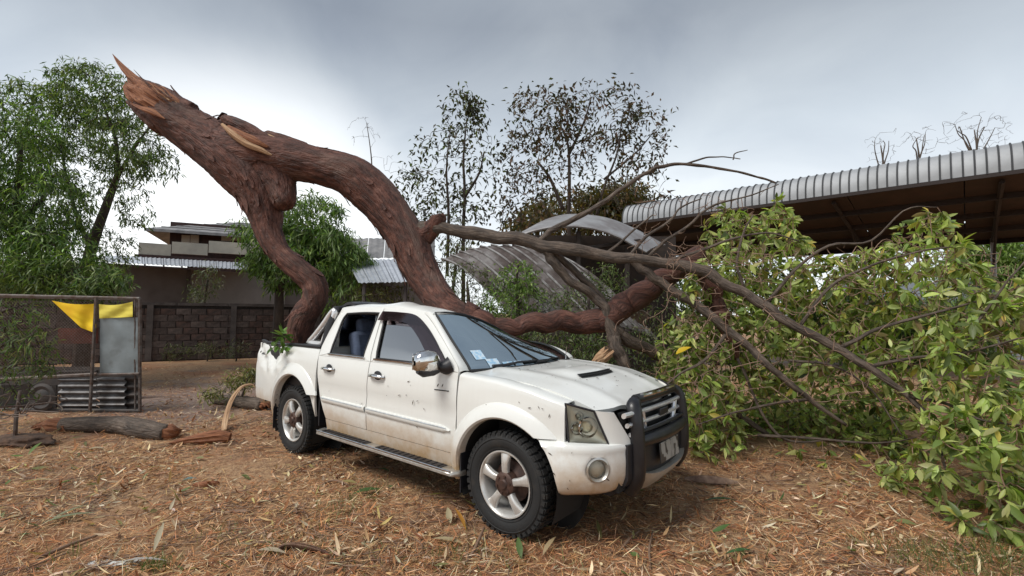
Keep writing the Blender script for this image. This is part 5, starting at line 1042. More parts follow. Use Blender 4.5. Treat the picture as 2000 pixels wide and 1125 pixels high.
def bark_attr(me, axes, amp=1.0):
    """displace along the grain and store grain coordinates (around, around, along)"""
    n_ = len(me.vertices); co = np.zeros(n_*3, np.float32); me.vertices.foreach_get('co', co); co = co.reshape(-1, 3).astype(float); no = np.zeros(n_*3, np.float32); me.vertices.foreach_get('normal', no); no = no.reshape(-1, 3)
    A = np.vstack([p for p, _ in axes]); Rr = np.concatenate([r_ for _, r_ in axes]); Tn = np.vstack([unit(np.gradient(p, axis=0)) for p, _ in axes]); Sl = np.concatenate([i*7+np.concatenate([[0], np.cumsum(np.linalg.norm(np.diff(p, axis=0), axis=1))]) for i, (p, _) in enumerate(axes)])
    best = np.zeros(n_, int)
    for i in range(0, n_, 4000):
        d = np.sqrt(((co[i:i+4000, None]-A[None])**2).sum(2))/Rr[None]; best[i:i+4000] = d.argmin(1)
    ax, s = Tn[best], Sl[best]; rel = co-A[best]; al = (rel*ax).sum(1); rad = rel-ax*al[:, None]; sa = (s+al)
    # a steady reference frame round each limb
    ref = np.array([.31, .52, .79]); u = unit(ref-ax*(ax@ref)[:, None]); w_ = np.cross(ax, u); g_ = np.stack([(rad*u).sum(1), (rad*w_).sum(1), sa*.34], 1)
    dsp = np.array([.030*noise.noise(V(*(q*np.array([2.6, 2.6, 4]))))+.012*(.22-max(0, .36-abs(noise.noise(V(*(q*np.array([15, 15, 9])))))*2.4))+.011*(.3-abs(noise.noise(V(*(q*np.array([30, 30, 22]))))))+.007*noise.noise(V(*(q*26)))+.012*max(0, noise.noise(V(*(q*np.array([5, 5, 11])+3)))) for q in g_])*amp if amp else np.zeros(n_)
    co += no*dsp[:, None]; me.vertices.foreach_set('co', co.astype(np.float32).ravel()); at_ = me.attributes.new('grain', 'FLOAT_VECTOR', 'POINT'); at_.data.foreach_set('vector', g_.astype(np.float32).ravel()); me.update()
bark_attr(me, AXES); me.polygons.foreach_set('use_smooth', np.ones(len(me.polygons), bool)); me.materials.clear(); me.materials.append(M_BARK)
TK = bpy.data.objects.new('trunk', me); COL.objects.link(TK); adopt(TK, FT)
# lifting flakes of bark, short snapped stubs
vco = np.zeros(len(me.vertices)*3, np.float32); me.vertices.foreach_get('co', vco); vco = vco.reshape(-1, 3); vno = np.zeros_like(vco).ravel(); me.vertices.foreach_get('normal', vno); vno = vno.reshape(-1, 3)
face = np.where((vno@np.array(FW) < .25))[0]; AX = np.vstack([p for p, _ in AXES]); AT = np.vstack([unit(np.gradient(p, axis=0)) for p, _ in AXES])
for j in rng.choice(face, 70, replace=False):
    c, nn_ = vco[j].astype(float), vno[j].astype(float); t_ = AT[((AX-c)**2).sum(1).argmin()]; t_ = unit(t_-nn_*(t_@nn_)); sd_ = np.cross(nn_, t_); L0, W0 = random.uniform(.07, .26), random.uniform(.015, .05); rows = []; s0 = random.uniform(0, 99)
    for i in range(7):
        u = i/6; w1 = W0*(1-.75*u**2)*(1+.5*noise.noise(V(s0, u*4, 0))); lift = .004+.035*u**2.2*random.uniform(.8, 1.2)*(L0/.2); rows.append([Vector(c+t_*(u-.3)*L0+sd_*w1*k_+nn_*(lift-.006*abs(k_))) for k_ in (-1, -.3, .4, 1)])
    g = MB(); g.sheet(rows, Vector(-nn_*.006)); m_ = g.mesh('bark_flake', [M_BARK], 60); bark_attr(m_, AXES, 0); o = bpy.data.objects.new('bark_flake', m_); COL.objects.link(o); adopt(o, FT)
# torn heartwood at the break
def ragged(name, rows, n, seg, m, parent, amp=.02, flat=1.0, sc=9, jag=.5, **kw):
    """a torn length of wood: grooved along the grain, its last stretch ending in uneven shards"""
    p, r_ = path3(rows, n); seg = max(seg, 18) if n > 10 else seg; g = MB(); g.tube(p, r_, seg, flat=flat); ctr = np.repeat(p, seg, 0); tn = np.repeat(unit(np.gradient(p, axis=0)), seg, 0); rr = np.repeat(r_, seg); s0 = random.uniform(0, 50); vs = []
    rm = max(r_); ln = np.linalg.norm(np.diff(p, axis=0), axis=1).sum()
    for k, q in enumerate(g.v[:n*seg]):
        a = (k % seg)/seg*6.28; i = k//seg; c_, s_ = math.cos(a)*2.4, math.sin(a)*2.4
        gr_ = abs(noise.noise(V(c_*1.2+s0, s_*1.2, i*.05)))+.6*abs(noise.noise(V(c_*3+s0, s_*3, i*.08))); f = 1.12-amp*10*gr_*.9
        t = i/(n-1); sh = jag*rm*(noise.noise(V(c_*1.6+s0, s_*1.6, 7))+.8*noise.noise(V(c_*4+s0, s_*4, 3)))*(max(0, t-.45)/.55)
        vs.append(tuple(ctr[k]+(np.array(q)-ctr[k])*max(.25, f)+tn[k]*sh))
    g.v = vs; me_ = g.mesh(name, [m], 28); bark_attr(me_, [(p, r_)], .0); o = bpy.data.objects.new(name, me_); COL.objects.link(o)
    if parent: adopt(o, parent)
    return tag(o, **kw)
ragged('splintered_wood', [(362, 238, 6.30, 27), (336, 219, 6.28, 30), (310, 203, 6.27, 31), (288, 190, 6.27, 28), (270, 178, 6.28, 21), (258, 167, 6.3, 12)], 44, 40, M_WOOD, FT, .04, jag=.75)
for rows in ([(330, 196, 6.34, 15), (300, 180, 6.34, 14), (274, 163, 6.36, 11), (254, 146, 6.38, 8), (240, 131, 6.4, 6), (230, 119, 6.42, 3.5), (223, 110, 6.44, .8)], [(322, 232, 6.02, 8), (296, 218, 6.02, 7), (272, 209, 6.04, 4), (254, 201, 6.08, .6)], [(340, 204, 6.14, 6), (318, 190, 6.12, 6), (298, 176, 6.14, 4), (284, 164, 6.16, .6)]):
    rows[0] = (*rows[0][:3], rows[0][3]*.15); ragged('splinter', rows, 22, 18, random.choice([M_WOOD, M_WOOD, M_PALEW]), FT, .05, flat=.55, jag=1.2)
ragged('torn_strip', [(434, 243, 5.98, 3), (455, 262, 5.92, 6), (482, 281, 5.88, 6.5), (510, 293, 5.87, 5), (530, 303, 5.88, 1.5)], 20, 8, M_PALEW, FT, .04)
ragged('torn_strip', [(446, 248, 6.0, 4), (474, 265, 5.95, 8), (500, 277, 5.92, 8), (524, 287, 5.92, 2)], 16, 8, M_WOOD, FT, .04)
ragged('torn_strip', [(520, 262, 6.12, 2), (534, 270, 6.1, 4), (545, 276, 6.1, 2)], 10, 6, M_PALEW, FT, .04)
g = MB(); g.tube([at(412, 229, 6.3), at(425, 225, 6.3), at(440, 228, 6.25)], .008, 5); g.build('bark_shred', M_BARK, FT)
for k in range(80):                                             # loose fibres standing out of the break
    a, tt_ = random.uniform(0, 6.28), random.uniform(0, 1); x0, y0 = lerp(335, 285, tt_)+14*math.cos(a), lerp(215, 190, tt_)+24*math.sin(a); ln_ = random.uniform(14, 46); dx, dy = -ln_*random.uniform(.75, .95), -ln_*random.uniform(.35, .85); d0 = 6.25-.27*math.cos(a*1.0+.6)*random.uniform(.5, 1); w0 = random.uniform(.7, 2.0)
    ragged('fibre', [(x0, y0, d0, w0), (x0+dx*.5+random.uniform(-3, 3), y0+dy*.5+random.uniform(-3, 3), d0, w0*.7), (x0+dx, y0+dy, d0, .3)], 9, 6, random.choice([M_WOOD, M_PALEW, M_BARK]), FT, .03, flat=.5, jag=.6)
# limbs
def limb(rows, n=70, seg=16, m=M_BARKG, name='limb', amp=.5):
    p, r_ = path3(rows, n); s0 = random.uniform(0, 90); kk = np.array([noise.noise_vector(V(s0+i*6.0/n*(len(rows)-1)/3, 0, 0)) for i in range(n)]); p = p+kk*(r_*.45+.004)[:, None]*np.minimum(1, np.arange(n)/4)[:, None]; r_ = r_*(1+.08*np.array([noise.noise(V(s0, i*.3, 3)) for i in range(n)])); g = MB(); g.tube(p, r_, seg); me = g.mesh(name, [m], 180); bark_attr(me, [(p, r_)], amp); o = bpy.data.objects.new(name, me); COL.objects.link(o); adopt(o, FT); return p
pH = limb([(905, 612, 5.68, 24), (950, 629, 5.62, 16), (994, 636, 5.7, 15), (1060, 629, 5.85, 18.5), (1130, 626, 6.0, 21), (1190, 614, 6.1, 23), (1232, 584, 6.15, 24), (1290, 550, 6.2, 20), (1340, 519, 6.25, 20), (1376, 494, 6.3, 19)], 90, 22, M_BARK, amp=.7)
pC = limb([(825, 452, 6.08, 20.0), (869, 448, 6, 11.7), (926, 457, 6, 12.6), (1008, 468, 6, 12.6), (1069, 480, 5.95, 12.2), (1163, 498, 5.85, 11.3), (1247, 507, 5.75, 10.0), (1318, 518, 5.65, 9.6), (1379, 532, 5.55, 10.0), (1426, 557, 5.45, 10.0), (1485, 592, 5.3, 9.6), (1548, 634, 5.1, 8.7), (1628, 676, 4.9, 7.8), (1703, 718, 4.65, 7.0), (1772, 773, 4.45, 5.7), (1812, 808, 4.3, 3.5)], 120, 16)
pD = limb([(1235, 508, 5.77, 9.0), (1262, 532, 5.75, 8.5), (1298, 556, 5.7, 8.5), (1365, 596, 5.6, 8.5), (1409, 632, 5.5, 8.1), (1467, 682, 5.35, 6.8), (1516, 728, 5.2, 6.0), (1572, 773, 5.1, 4.7), (1653, 829, 4.95, 3.0)], 80, 12)
pE = limb([(1062, 480, 5.95, 10), (1080, 510, 5.95, 9), (1105, 540, 5.97, 9), (1149, 572, 6.0, 8.5), (1182, 602, 6.0, 9), (1194, 650, 5.95, 12), (1206, 685, 5.9, 13), (1228, 720, 5.85, 10)], 60, 12)
pE2 = limb([(1075, 492, 6.0, 6), (1110, 520, 6.05, 6.5), (1160, 566, 6.08, 6), (1196, 610, 6.05, 5)], 40, 10)
pF = limb([(1372, 530, 5.8, 14), (1389, 555, 5.8, 17), (1399, 590, 5.8, 17), (1410, 622, 5.75, 15), (1428, 660, 5.7, 10), (1440, 700, 5.7, 6)], 40, 12, M_BARK)
pG = limb([(1050, 474, 5.97, 6), (1080, 450, 6.0, 5.5), (1109, 434, 6.0, 5.2), (1168, 401, 6.0, 4.6), (1215, 368, 6.0, 4), (1261, 338, 6.0, 3.4), (1290, 326, 6.0, 3), (1340, 320, 5.95, 2.6), (1420, 331, 5.9, 2.2), (1480, 345, 5.85, 1.8), (1515, 357, 5.8, 1)], 60, 8)
pK = limb([(1196, 640, 6.05, 12), (1225, 665, 6.1, 12), (1285, 690, 6.2, 10), (1360, 740, 6.2, 8), (1430, 800, 6.1, 6), (1500, 850, 5.9, 4)], 50, 12)
thin = [[(1340, 320, 5.95, 1.8), (1372, 310, 5.95, 1.6), (1410, 306, 5.95, 1.2), (1446, 310, 5.95, .7)], [(1432, 312, 5.95, 1.3), (1436, 300, 5.95, 1), (1460, 293, 5.95, .6)], [(1268, 500, 5.7, 3.4), (1300, 470, 5.7, 3), (1345, 440, 5.7, 2.6), (1392, 402, 5.7, 2), (1470, 380, 5.6, 1.3), (1520, 360, 5.6, .8)],
        [(1230, 500, 5.75, 3.4), (1262, 462, 5.8, 3), (1310, 430, 5.8, 2.4), (1330, 405, 5.8, 1.6), (1370, 388, 5.8, 1)], [(1290, 512, 5.7, 3.6), (1355, 495, 5.6, 3), (1420, 470, 5.5, 2.4), (1500, 455, 5.4, 1.8), (1560, 470, 5.3, 1)], [(1180, 498, 5.85, 3), (1215, 470, 5.9, 2.4), (1250, 440, 5.9, 1.8), (1275, 420, 5.9, 1)],
        [(1500, 590, 5.3, 4), (1560, 520, 5.2, 3), (1620, 480, 5.1, 2.6), (1700, 470, 5.0, 2), (1770, 410, 4.9, 1.4), (1830, 405, 4.9, .8)], [(1560, 640, 5.1, 3.6), (1620, 560, 5.0, 3), (1700, 520, 4.9, 2.4), (1800, 490, 4.7, 1.8), (1880, 480, 4.6, 1)], [(1640, 680, 4.85, 4), (1720, 640, 4.7, 3.2), (1830, 610, 4.5, 2.5), (1940, 580, 4.3, 1.6)],
        [(1700, 716, 4.65, 4), (1780, 700, 4.4, 3), (1880, 690, 4.1, 2.4), (1990, 660, 3.9, 1.5)], [(1772, 773, 4.45, 4), (1850, 790, 4.1, 3), (1920, 820, 3.9, 2.2), (1990, 830, 3.7, 1.4)], [(1800, 800, 4.3, 4), (1830, 860, 4.0, 3), (1850, 920, 3.8, 2.2), (1900, 960, 3.6, 1.4)], [(1580, 780, 5.1, 3), (1500, 790, 5.0, 2.4), (1420, 810, 4.9, 1.8), (1360, 830, 4.85, 1)],
        [(1420, 650, 5.5, 3.6), (1380, 700, 5.3, 3), (1330, 730, 5.2, 2.2), (1290, 760, 5.1, 1.2)], [(1540, 705, 5.15, 2.6), (1620, 712, 5.0, 2.2), (1700, 760, 4.8, 1.6), (1760, 850, 4.5, 1)], [(1440, 700, 5.6, 3), (1520, 850, 5.4, 2.4), (1640, 860, 5.2, 1.6)], [(1480, 850, 5.5, 3), (1600, 858, 5.1, 2.4), (1720, 865, 4.8, 1.8), (1790, 855, 4.5, 1)],
        [(1460, 580, 5.4, 3.4), (1440, 520, 5.4, 2.6), (1450, 460, 5.4, 2), (1470, 420, 5.4, 1.2)], [(1900, 640, 4.2, 3), (1960, 560, 4.1, 2), (2010, 500, 4.1, 1.2)]]
nodesC = [pC[55:], pD[20:], pE[20:], pF, pK[15:], pH[60:]]
for rows in thin: nodesC.append(limb(rows, 24, 7, name='bough', amp=.15))
nodesC = np.vstack(nodesC)
# crown: twigs to tips filling the heap, leaf whorls at the tips
front = interp([1240, 1330, 1450, 1600, 1700, 1760, 1820, 1900, 2000, 2100], [5.6, 5.0, 5.15, 4.95, 4.6, 4.1, 3.6, 3.35, 3.15, 3.0])
POLY = [(1275, 740), (1290, 650), (1330, 590), (1345, 520), (1380, 480), (1370, 440), (1410, 405), (1470, 420), (1520, 385), (1560, 440), (1600, 500), (1660, 500), (1730, 470), (1780, 420), (1830, 405), (1870, 440), (1905, 520), (1960, 555), (2060, 540), (2120, 1090), (1990, 1085), (1880, 1050), (1800, 1020), (1740, 950), (1700, 905), (1580, 920), (1450, 885), (1370, 915), (1325, 850), (1290, 780)]
def inside(x, y):
    c = False; j = len(POLY)-1
    for i in range(len(POLY)):
        (xi, yi), (xj, yj) = POLY[i], POLY[j]
        if (yi > y) != (yj > y) and x < (xj-xi)*(y-yi)/(yj-yi)+xi: c = not c
        j = i
    return c
tips = []
while len(tips) < 2900:
    x, y = random.uniform(1270, 2120), random.uniform(385, 1090)
    if not inside(x, y): continue
    deep = 0
    if 1450 < x < 1770 and 760 < y < 905: deep = 1.0         # the dark hollow under the limb
    if x > 1760 and random.random() < (.55 if y < 880 else .72): continue
    if 1560 < x < 1790 and 640 < y < 800 and random.random() < .35: continue
    if x < 1420 and 590 < y < 640 and random.random() < .6: continue
    fr0 = front(x)+max(0, (900-y))/500*(.9 if x < 1700 else 1.25); dp = fr0+deep+abs(random.gauss(0, .55))+(random.random() < .35)*random.uniform(.2, 1.6)
    p = P3(x, y, dp)
    if p[2] < .04: p[2] = random.uniform(.04, .16); 
    tips.append(p)
tips = np.array(tips); Pt, rad, dr = grow(nodesC, tips, .06, 6, .12, .0042, .007, rmax=.016)
v, f = tubes(Pt, rad, 5); npmesh('twigs', v, f, TWIG, None, True, FT, kind='stuff')
bt = [P3(random.uniform(1225, 1500), random.uniform(375, 520), random.uniform(5.5, 6.3)) for _ in range(150)]+[P3(random.uniform(1290, 1990), random.uniform(480, 790), random.uniform(4.2, 6)) for _ in range(800)]+[P3(random.uniform(1150, 1330), random.uniform(600, 740), random.uniform(5.6, 6.4)) for _ in range(70)]
Pb, rb, _ = grow(nodesC, np.array([q if q[2] > .05 else q*np.array([1, 1, 0])+np.array([0, 0, .05]) for q in bt]), .10, 7, .22, .0034, .005, rmax=.010); v, f = tubes(Pb, rb, 4); npmesh('bare_twigs', v, f, mat('dead_twig', (.15, .085, .058), .85, c2=(.30, .20, .14), scale=7), None, True, FT, kind='stuff')
k_ = rng.integers(5, 10, len(tips)); idx = np.repeat(np.arange(len(tips)), k_); n_ = len(idx); tt = rng.random(n_)**1.6*.75
base = Pt[idx, 5]*(1-tt[:, None])+Pt[idx, 4]*tt[:, None]+rng.normal(size=(n_, 3))*.008
blow = np.array(RH)*.30+np.array([0, 0, -.58]); swing = rng.normal(size=(len(tips), 3))*.35
d = dr[idx]*.45+rng.normal(size=(n_, 3))*.50+blow+swing[idx]; nn = rng.normal(size=(n_, 3))*.65; nn[:, 2] += .9; nn -= np.array(FH)*.5
L_ = rng.uniform(.075, .16, n_); L_ *= np.where(rng.random(n_) < .3, .7, 1); W_ = L_*rng.uniform(.30, .43, n_)
CC = [(.31, .375, .10), (.41, .455, .14), (.20, .265, .072), (.48, .50, .20), (.095, .125, .038), (.46, .38, .09), (.20, .14, .06)]
cols = palette(n_, CC, [3.2, 3.2, 2.2, 1.8, 1.1, .6, .9], .2)*np.exp(rng.normal(size=len(tips))*.14)[idx][:, None]
drp = rng.uniform(-.1, .55, n_); rel = base-np.array(CAM); dep = rel@np.array(FW); sx = 1000+FPX*(rel@np.array(RT))/dep; sy = 562.5-FPX*(rel@np.array(UP))/dep
score = L_/dep*np.where((sx > 1270) & (sx < 1990) & (sy > 380) & (sy < 1115), 1, 0); big = np.argsort(-score)[:300]; rest = np.ones(n_, bool); rest[big] = False
leaf_mesh('leaves', base[rest], d[rest], nn[rest], L_[rest], W_[rest], drp[rest], cols[rest], LEAFB, _T18, _F18, FT, True, kind='stuff')
variants = []
for k in range(24):
    j = big[k]; o = leaf_mesh('leaf', np.zeros((1, 3)), np.array([[1., 0, 0]]), np.array([[0, 0, 1.]]), np.array([1.]), np.array([W_[j]/L_[j]]), np.array([drp[j]]), cols[j:j+1], LEAFB, _T18, _F18, None, True); variants.append(o.data); bpy.data.objects.remove(o)
dn_ = unit(d); sn_ = unit(np.cross(nn, dn_)); un_ = np.cross(dn_, sn_); fti = wm(FT).inverted()
for k, j in enumerate(big):
    o = bpy.data.objects.new('leaf', variants[k % 24]); COL.objects.link(o); o.parent = FT; o.matrix_parent_inverse = fti
    M3 = Matrix((dn_[j], sn_[j], un_[j])).transposed(); o.matrix_basis = Matrix.Translation(Vector(base[j])) @ M3.to_4x4() @ Matrix.Scale(float(L_[j]), 4)
# ================================================================== cage, logs and loose things
M_FRAME = mat('rusty_steel_tube', (.16, .145, .135), .6, metal=.4, c2=(.085, .05, .035), scale=12); M_WIRE = mat('old_wire', (.17, .14, .12), .6, metal=.4, c2=(.09, .055, .04), scale=15)
M_YEL = mat('yellow_cloth', (.85, .58, .012), .8, c2=(.78, .46, .01), scale=4); M_YEL2 = mat('pale_yellow_cloth', (.78, .66, .10), .8, c2=(.68, .56, .08), scale=4)
M_PANEL = mat('grey_blue_sheet_panel', (.26, .30, .315), .5, metal=.1, c2=(.19, .22, .23), scale=3, c3=(.12, .13, .13), scale3=2.2, lo3=.58, hi3=.75)
M_CORR = mat('old_corrugated_zinc', (.20, .20, .205), .5, metal=.4, c2=(.075, .065, .06), scale=5); M_RED = mat('rusty_red_board', (.16, .038, .022), .8, c2=(.08, .025, .018), scale=5); M_BOX = mat('dark_scrap_metal', (.028, .025, .024), .7, c2=(.06, .045, .038), scale=6)
CD = 7.35
def cg(px, py, back=0.0): return at(px, py, CD+back)
cage = thing('wire_cage', V(cg(140, 800).x, cg(140, 800).y, 0), 'rusty tube-framed wire cage with grey panel and corrugated base at left', 'cage')
bd = FH*1.1-RH*.90
def bar(a, b, r_=.022, name='frame_bar', m=M_FRAME, par=cage): g = MB(); g.tube([a, b], r_, 6); return g.build(name, m, par)
tl, tr = cg(-120, 574), cg(273, 583); bl_, br_ = cg(-120, 812), cg(273, 806); bl_.z = br_.z = .02
bar(tl, tr); bar(tl+bd, tr+bd); bar(tr, tr+bd); bar(tr, br_, .026); bar(tr+bd, br_+bd); bar(cg(264, 584), V(cg(264, 806).x, cg(264, 806).y, .02), .016)
mp0 = cg(190, 581); bar(mp0-FH*.02, V(mp0.x, mp0.y, .02)-FH*.02, .024); bar(tl+bd*.98, bl_+bd)
bar(cg(-120, 748), cg(190, 731), .028); bar(cg(-120, 733, .1), cg(190, 726, .1), .03, m=M_BOX)
bar(cg(190, 732, -.03), cg(272, 730, -.03), .02); bar(br_, br_+bd); bar(bl_, br_, .03, m=M_BOX)
# chain mesh
g = MB(); a0, a1, c0, c1 = cg(-110, 586), cg(187, 588), cg(-110, 738), cg(187, 729); nx, ny = 46, 24
def mpnt(u, v): return a0.lerp(a1, u).lerp(c0.lerp(c1, u), v)
for s_ in (1, -1):
    for k in range(-ny, nx+1):
        pts = [(k+i, i) if s_ > 0 else (k+ny-i, i) for i in range(ny+1)]; pts = [q for q in pts if 0 <= q[0] <= nx]
        if len(pts) > 1: g.tube([mpnt(q[0]/nx, q[1]/ny) for q in (pts[0], pts[-1])], .0024, 4, cap=False)
g.build('wire_mesh', M_WIRE, cage, kind='stuff')
# grey sheet with a dent, corrugated base, red board, back mesh board
g = MB(); g.sheet([[cg(lerp(195, 269, u), lerp(620, 728, v), -.01+.02*noise.noise(V(u*3, v*3, 4))) for u in np.linspace(0, 1, 14)] for v in np.linspace(0, 1, 14)], FH*.008); g.build('sheet_panel', M_PANEL, cage)
for k, (x0, x1, y0, y1, b) in enumerate(((116, 190, 738, 808, .02), (192, 245, 737, 806, .02), (238, 274, 735, 800, .06))):
    g = MB(); nr = 61; rows = [[cg(lerp(x0, x1, u), lerp(y0, y1, j/(nr-1)), b)-FH*(.028*math.sin(j/(nr-1)*2*math.pi*(5.5 if k < 2 else 4)))+V(0, 0, .004*noise.noise(V(u*4, k, j))) for j in range(nr)] for u in np.linspace(0, 1, 5)]
    g.sheet(rows, FH*.006); g.build('corrugated_sheet', M_CORR if k < 2 else M_BOX, cage)
g = MB(); g.sheet([[cg(lerp(113, 190, u), lerp(641, 671, v), .12) for u in (0, .5, 1)] for v in (0, 1)], FH*.02); g.build('red_board', M_RED, cage, smooth=0)
g = MB(); g.sheet([[V(*(bl_.lerp(br_, u)+bd*1.0)[:2], z) for u in (0, .5, 1)] for z in (.05, .55)], FH*.02); g.build('back_board', M_BOX, cage, smooth=0)
g = MB(); g.sheet([[cg(lerp(-110, 110, u), lerp(752, 806, v), .25+.05*math.sin(u*9)) for u in np.linspace(0, 1, 9)] for v in (0, .5, 1)], FH*.02); g.build('dark_side_board', M_BOX, cage)
g = MB(); g.lathe([(.001, 0), (.19, 0), (.21, .03), (.17, .05), (.12, .03), (.06, .06), (.001, .06)], cg(85, 775, -.02), -FH, 24); g.build('round_tray', M_BOX, cage)
# cloths hung inside
def cloth(name, corners, m, label, back, fold=.03):
    (x0, y0), (x1, y1), (x2, y2), (x3, y3) = corners; g = MB(); rows = []
    for v in np.linspace(0, 1, 14):
        row = []
        for u in np.linspace(0, 1, 16):
            x = lerp(lerp(x0, x1, u), lerp(x3, x2, u), v); y = lerp(lerp(y0, y1, u), lerp(y3, y2, u), v)+4*math.sin(u*math.pi)*(1-v); row.append(cg(x, y, back+fold*(math.sin(u*7+v*5)+.7*noise.noise(V(u*4, v*4, x0)))))
        rows.append(row)
    g.sheet(rows, FH*.004); return g.build(name, m, label=label, cat='cloth')
cloth('yellow_cloth', [(101, 587), (188, 593), (187, 651), (158, 640)], M_YEL, 'golden yellow cloth sagging inside the cage below its top rail', -.03, .02)
cloth('yellow_cloth', [(193, 594), (259, 589), (259, 619), (194, 622)], M_YEL2, 'pale yellow cloth strip above the grey cage panel', -.03, .012)
# fence post with tangled wire in front of the cage
fp = gr(28, 868); post = thing('wire_post', fp, 'short leaning post with tangled wire before the cage', 'post')
g = MB(); g.tube([fp-V(0, 0, .1), fp+V(.02, 0, .36), fp+V(.01, .02, .62)], [.022, .02, .016], 7); g.build('stake', M_FRAME, post)
g = MB(); c = fp+V(0, 0, .45); q = [c+V(*(rng.normal(size=3)*np.array([.22, .22, .09])))+RH*.12 for _ in range(26)]; g.tube(spline([list(p) for p in q], 200), .006, 4); g.build('wire_tangle', M_WIRE, post, smooth=180)
for k in range(3):
    g = MB(); a = c+V(0, 0, -.1*k); g.tube(spline([list(a), list(a+RH*-.5+V(0, 0, -.06)), list(a+RH*-1.1+V(0, 0, .02*k))], 12), .006, 4); g.build('wire_strand', M_WIRE, post)
g = MB(); p0 = gr(60, 880); g.v = []; 
# dark scrap lump on the ground
def lump(name, px, py, sz, m, label, cat, seed):
    c = gr(px, py); b = bmesh.new(); bmesh.ops.create_icosphere(b, subdivisions=4, radius=1)
    for v in b.verts:
        n_ = noise.noise(v.co*1.7+V(seed, 0, 0)); n2 = noise.noise(v.co*4+V(seed, 3, 0)); v.co *= 1+.35*n_+.14*n2; q = RH*(v.co.x*sz[0])+FH*(v.co.y*sz[1])+V(0, 0, max(-.05, v.co.z*sz[2])); v.co = q+c+V(0, 0, sz[2]*.55)
    me = bpy.data.meshes.new(name); b.to_mesh(me); b.free(); me.materials.append(m); me.polygons.foreach_set('use_smooth', [True]*len(me.polygons)); o = bpy.data.objects.new(name, me); COL.objects.link(o); return tag(o, label, cat)
lump('scrap_heap', 45, 868, (.34, .18, .075), mat('dark_soil', (.05, .032, .024), .95, c2=(.12, .07, .045), scale=12, bump=.8, bscale=25), 'low dark heap of scrap and earth under the wire post', 'scrap heap', 2)
# logs and torn wood
def log(name, label, rows, m, cat='log', seg=18, n=40, amp=.5, ends=None):
    p, r_ = path3(rows, n); b = p.mean(0); o = thing(name, V(b[0], b[1], 0), label, cat); g = MB(); g.tube(p, r_, seg); me = g.mesh('bark', [m], 180); bark_attr(me, [(p, r_)], amp); q = bpy.data.objects.new('bark', me); COL.objects.link(q); adopt(q, o)
    for er in ends or []: ragged('torn_wood', er, 20, 26, M_WOOD, o, .06, jag=1.3)
    return o
def onground(rows):
    """(px, py of ground line, lift m, radius px) rows to solid paths lying on the ground"""
    out = []
    for px, py, lift, r_ in rows:
        q = gr(px, py); dp = (q-CAM).dot(FW); rm_ = r_*dp/FPX; q = q+V(0, 0, rm_*.85+lift); rel = q-CAM; dp = rel.dot(FW); out.append((1000+FPX*rel.dot(RT)/dp, 562.5-FPX*rel.dot(UP)/dp, dp, r_))
    return out
log('broken_log', 'thick grey log with torn orange ends lying before the cage', onground([(122, 842, 0, 13), (170, 842, 0, 15), (230, 843, 0, 16), (262, 850, 0, 18), (300, 856, 0, 17), (325, 858, 0, 15)]), M_BARKG, ends=[onground([(135, 843, 0, 12), (108, 841, 0, 13), (85, 839, 0, 9), (68, 838, 0, 3)]), onground([(315, 857, 0, 14), (332, 857, 0, 15), (342, 855, .02, 8), (348, 852, .04, 3)])])
log('broken_limb_piece', 'short grey log with end grain lying behind the rear wheel', onground([(422, 790, 0, 9), (450, 792, 0, 11), (485, 797, 0, 12), (514, 801, 0, 12)]), M_BARKG, ends=[onground([(508, 800, 0, 11), (518, 801, 0, 11), (520, 801, 0, 8)])])
def chunk(name, label, rows, m=M_WOOD, cat='torn wood', n=24, seg=10, amp=.05, flat=1.0): o = ragged(name, onground(rows), n, seg, m, None, amp, flat); return tag(o, label, cat)
chunk('splintered_plank', 'jagged orange slab of torn wood in front of the broken log', [(449, 862, 0, 9), (430, 863, 0, 12), (400, 865, 0, 11), (370, 866, 0, 8), (335, 868, 0, 3)])
chunk('curved_splinter', 'long pale splinter arching up beside the short log', [(437, 848, 0, 6), (440, 836, .10, 6.5), (450, 830, .30, 6), (468, 825, .46, 5), (488, 822, .50, 3.5), (497, 822, .46, 1.5)], M_PALEW, flat=.45)
chunk('bark_slab', 'dark curled slab of bark lying in the left foreground', [(528, 1086, 0, 5), (560, 1078, 0, 14), (600, 1082, 0, 16), (636, 1086, 0, 8), (642, 1090, 0, 3)], mat('fallen_bark', (.085, .040, .028), .85, c2=(.20, .12, .08), scale=14, bump=.5), 'bark', flat=.35)
chunk('bark_strip', 'long dark bark strip on the ground below the bull bar', [(1338, 938, 0, 3), (1370, 942, 0, 8), (1410, 945, 0, 7), (1442, 944, 0, 2)], M_BARKG if False else mat('strip_bark', (.10, .055, .038), .85, c2=(.24, .16, .11), scale=12), 'bark', flat=.4)
chunk('orange_wood_chip', 'orange wood chip on the litter in the left foreground', [(378, 950, 0, 3), (398, 951, 0, 6), (420, 948, 0, 5), (428, 946, 0, 2)])
chunk('small_orange_chip', 'small orange chip of wood near the right foreground', [(1500, 1086, 0, 2), (1512, 1078, 0, 5), (1522, 1070, 0, 2)], M_PALEW)
chunk('dark_stick', 'dark short stick beside a green leaf in the left foreground', [(440, 1005, 0, 3), (465, 1004, 0, 5), (492, 1003, 0, 3)], M_BARKG if False else TWIG, 'stick')
ragged('cut_stump', [(1156, 716, 5.75, 7), (1166, 706, 5.72, 10), (1177, 697, 5.7, 13), (1188, 688, 5.7, 13)], 24, 26, M_PALEW, None, .05, jag=.9, label='pale torn wood stump showing behind the bonnet', cat='torn wood')
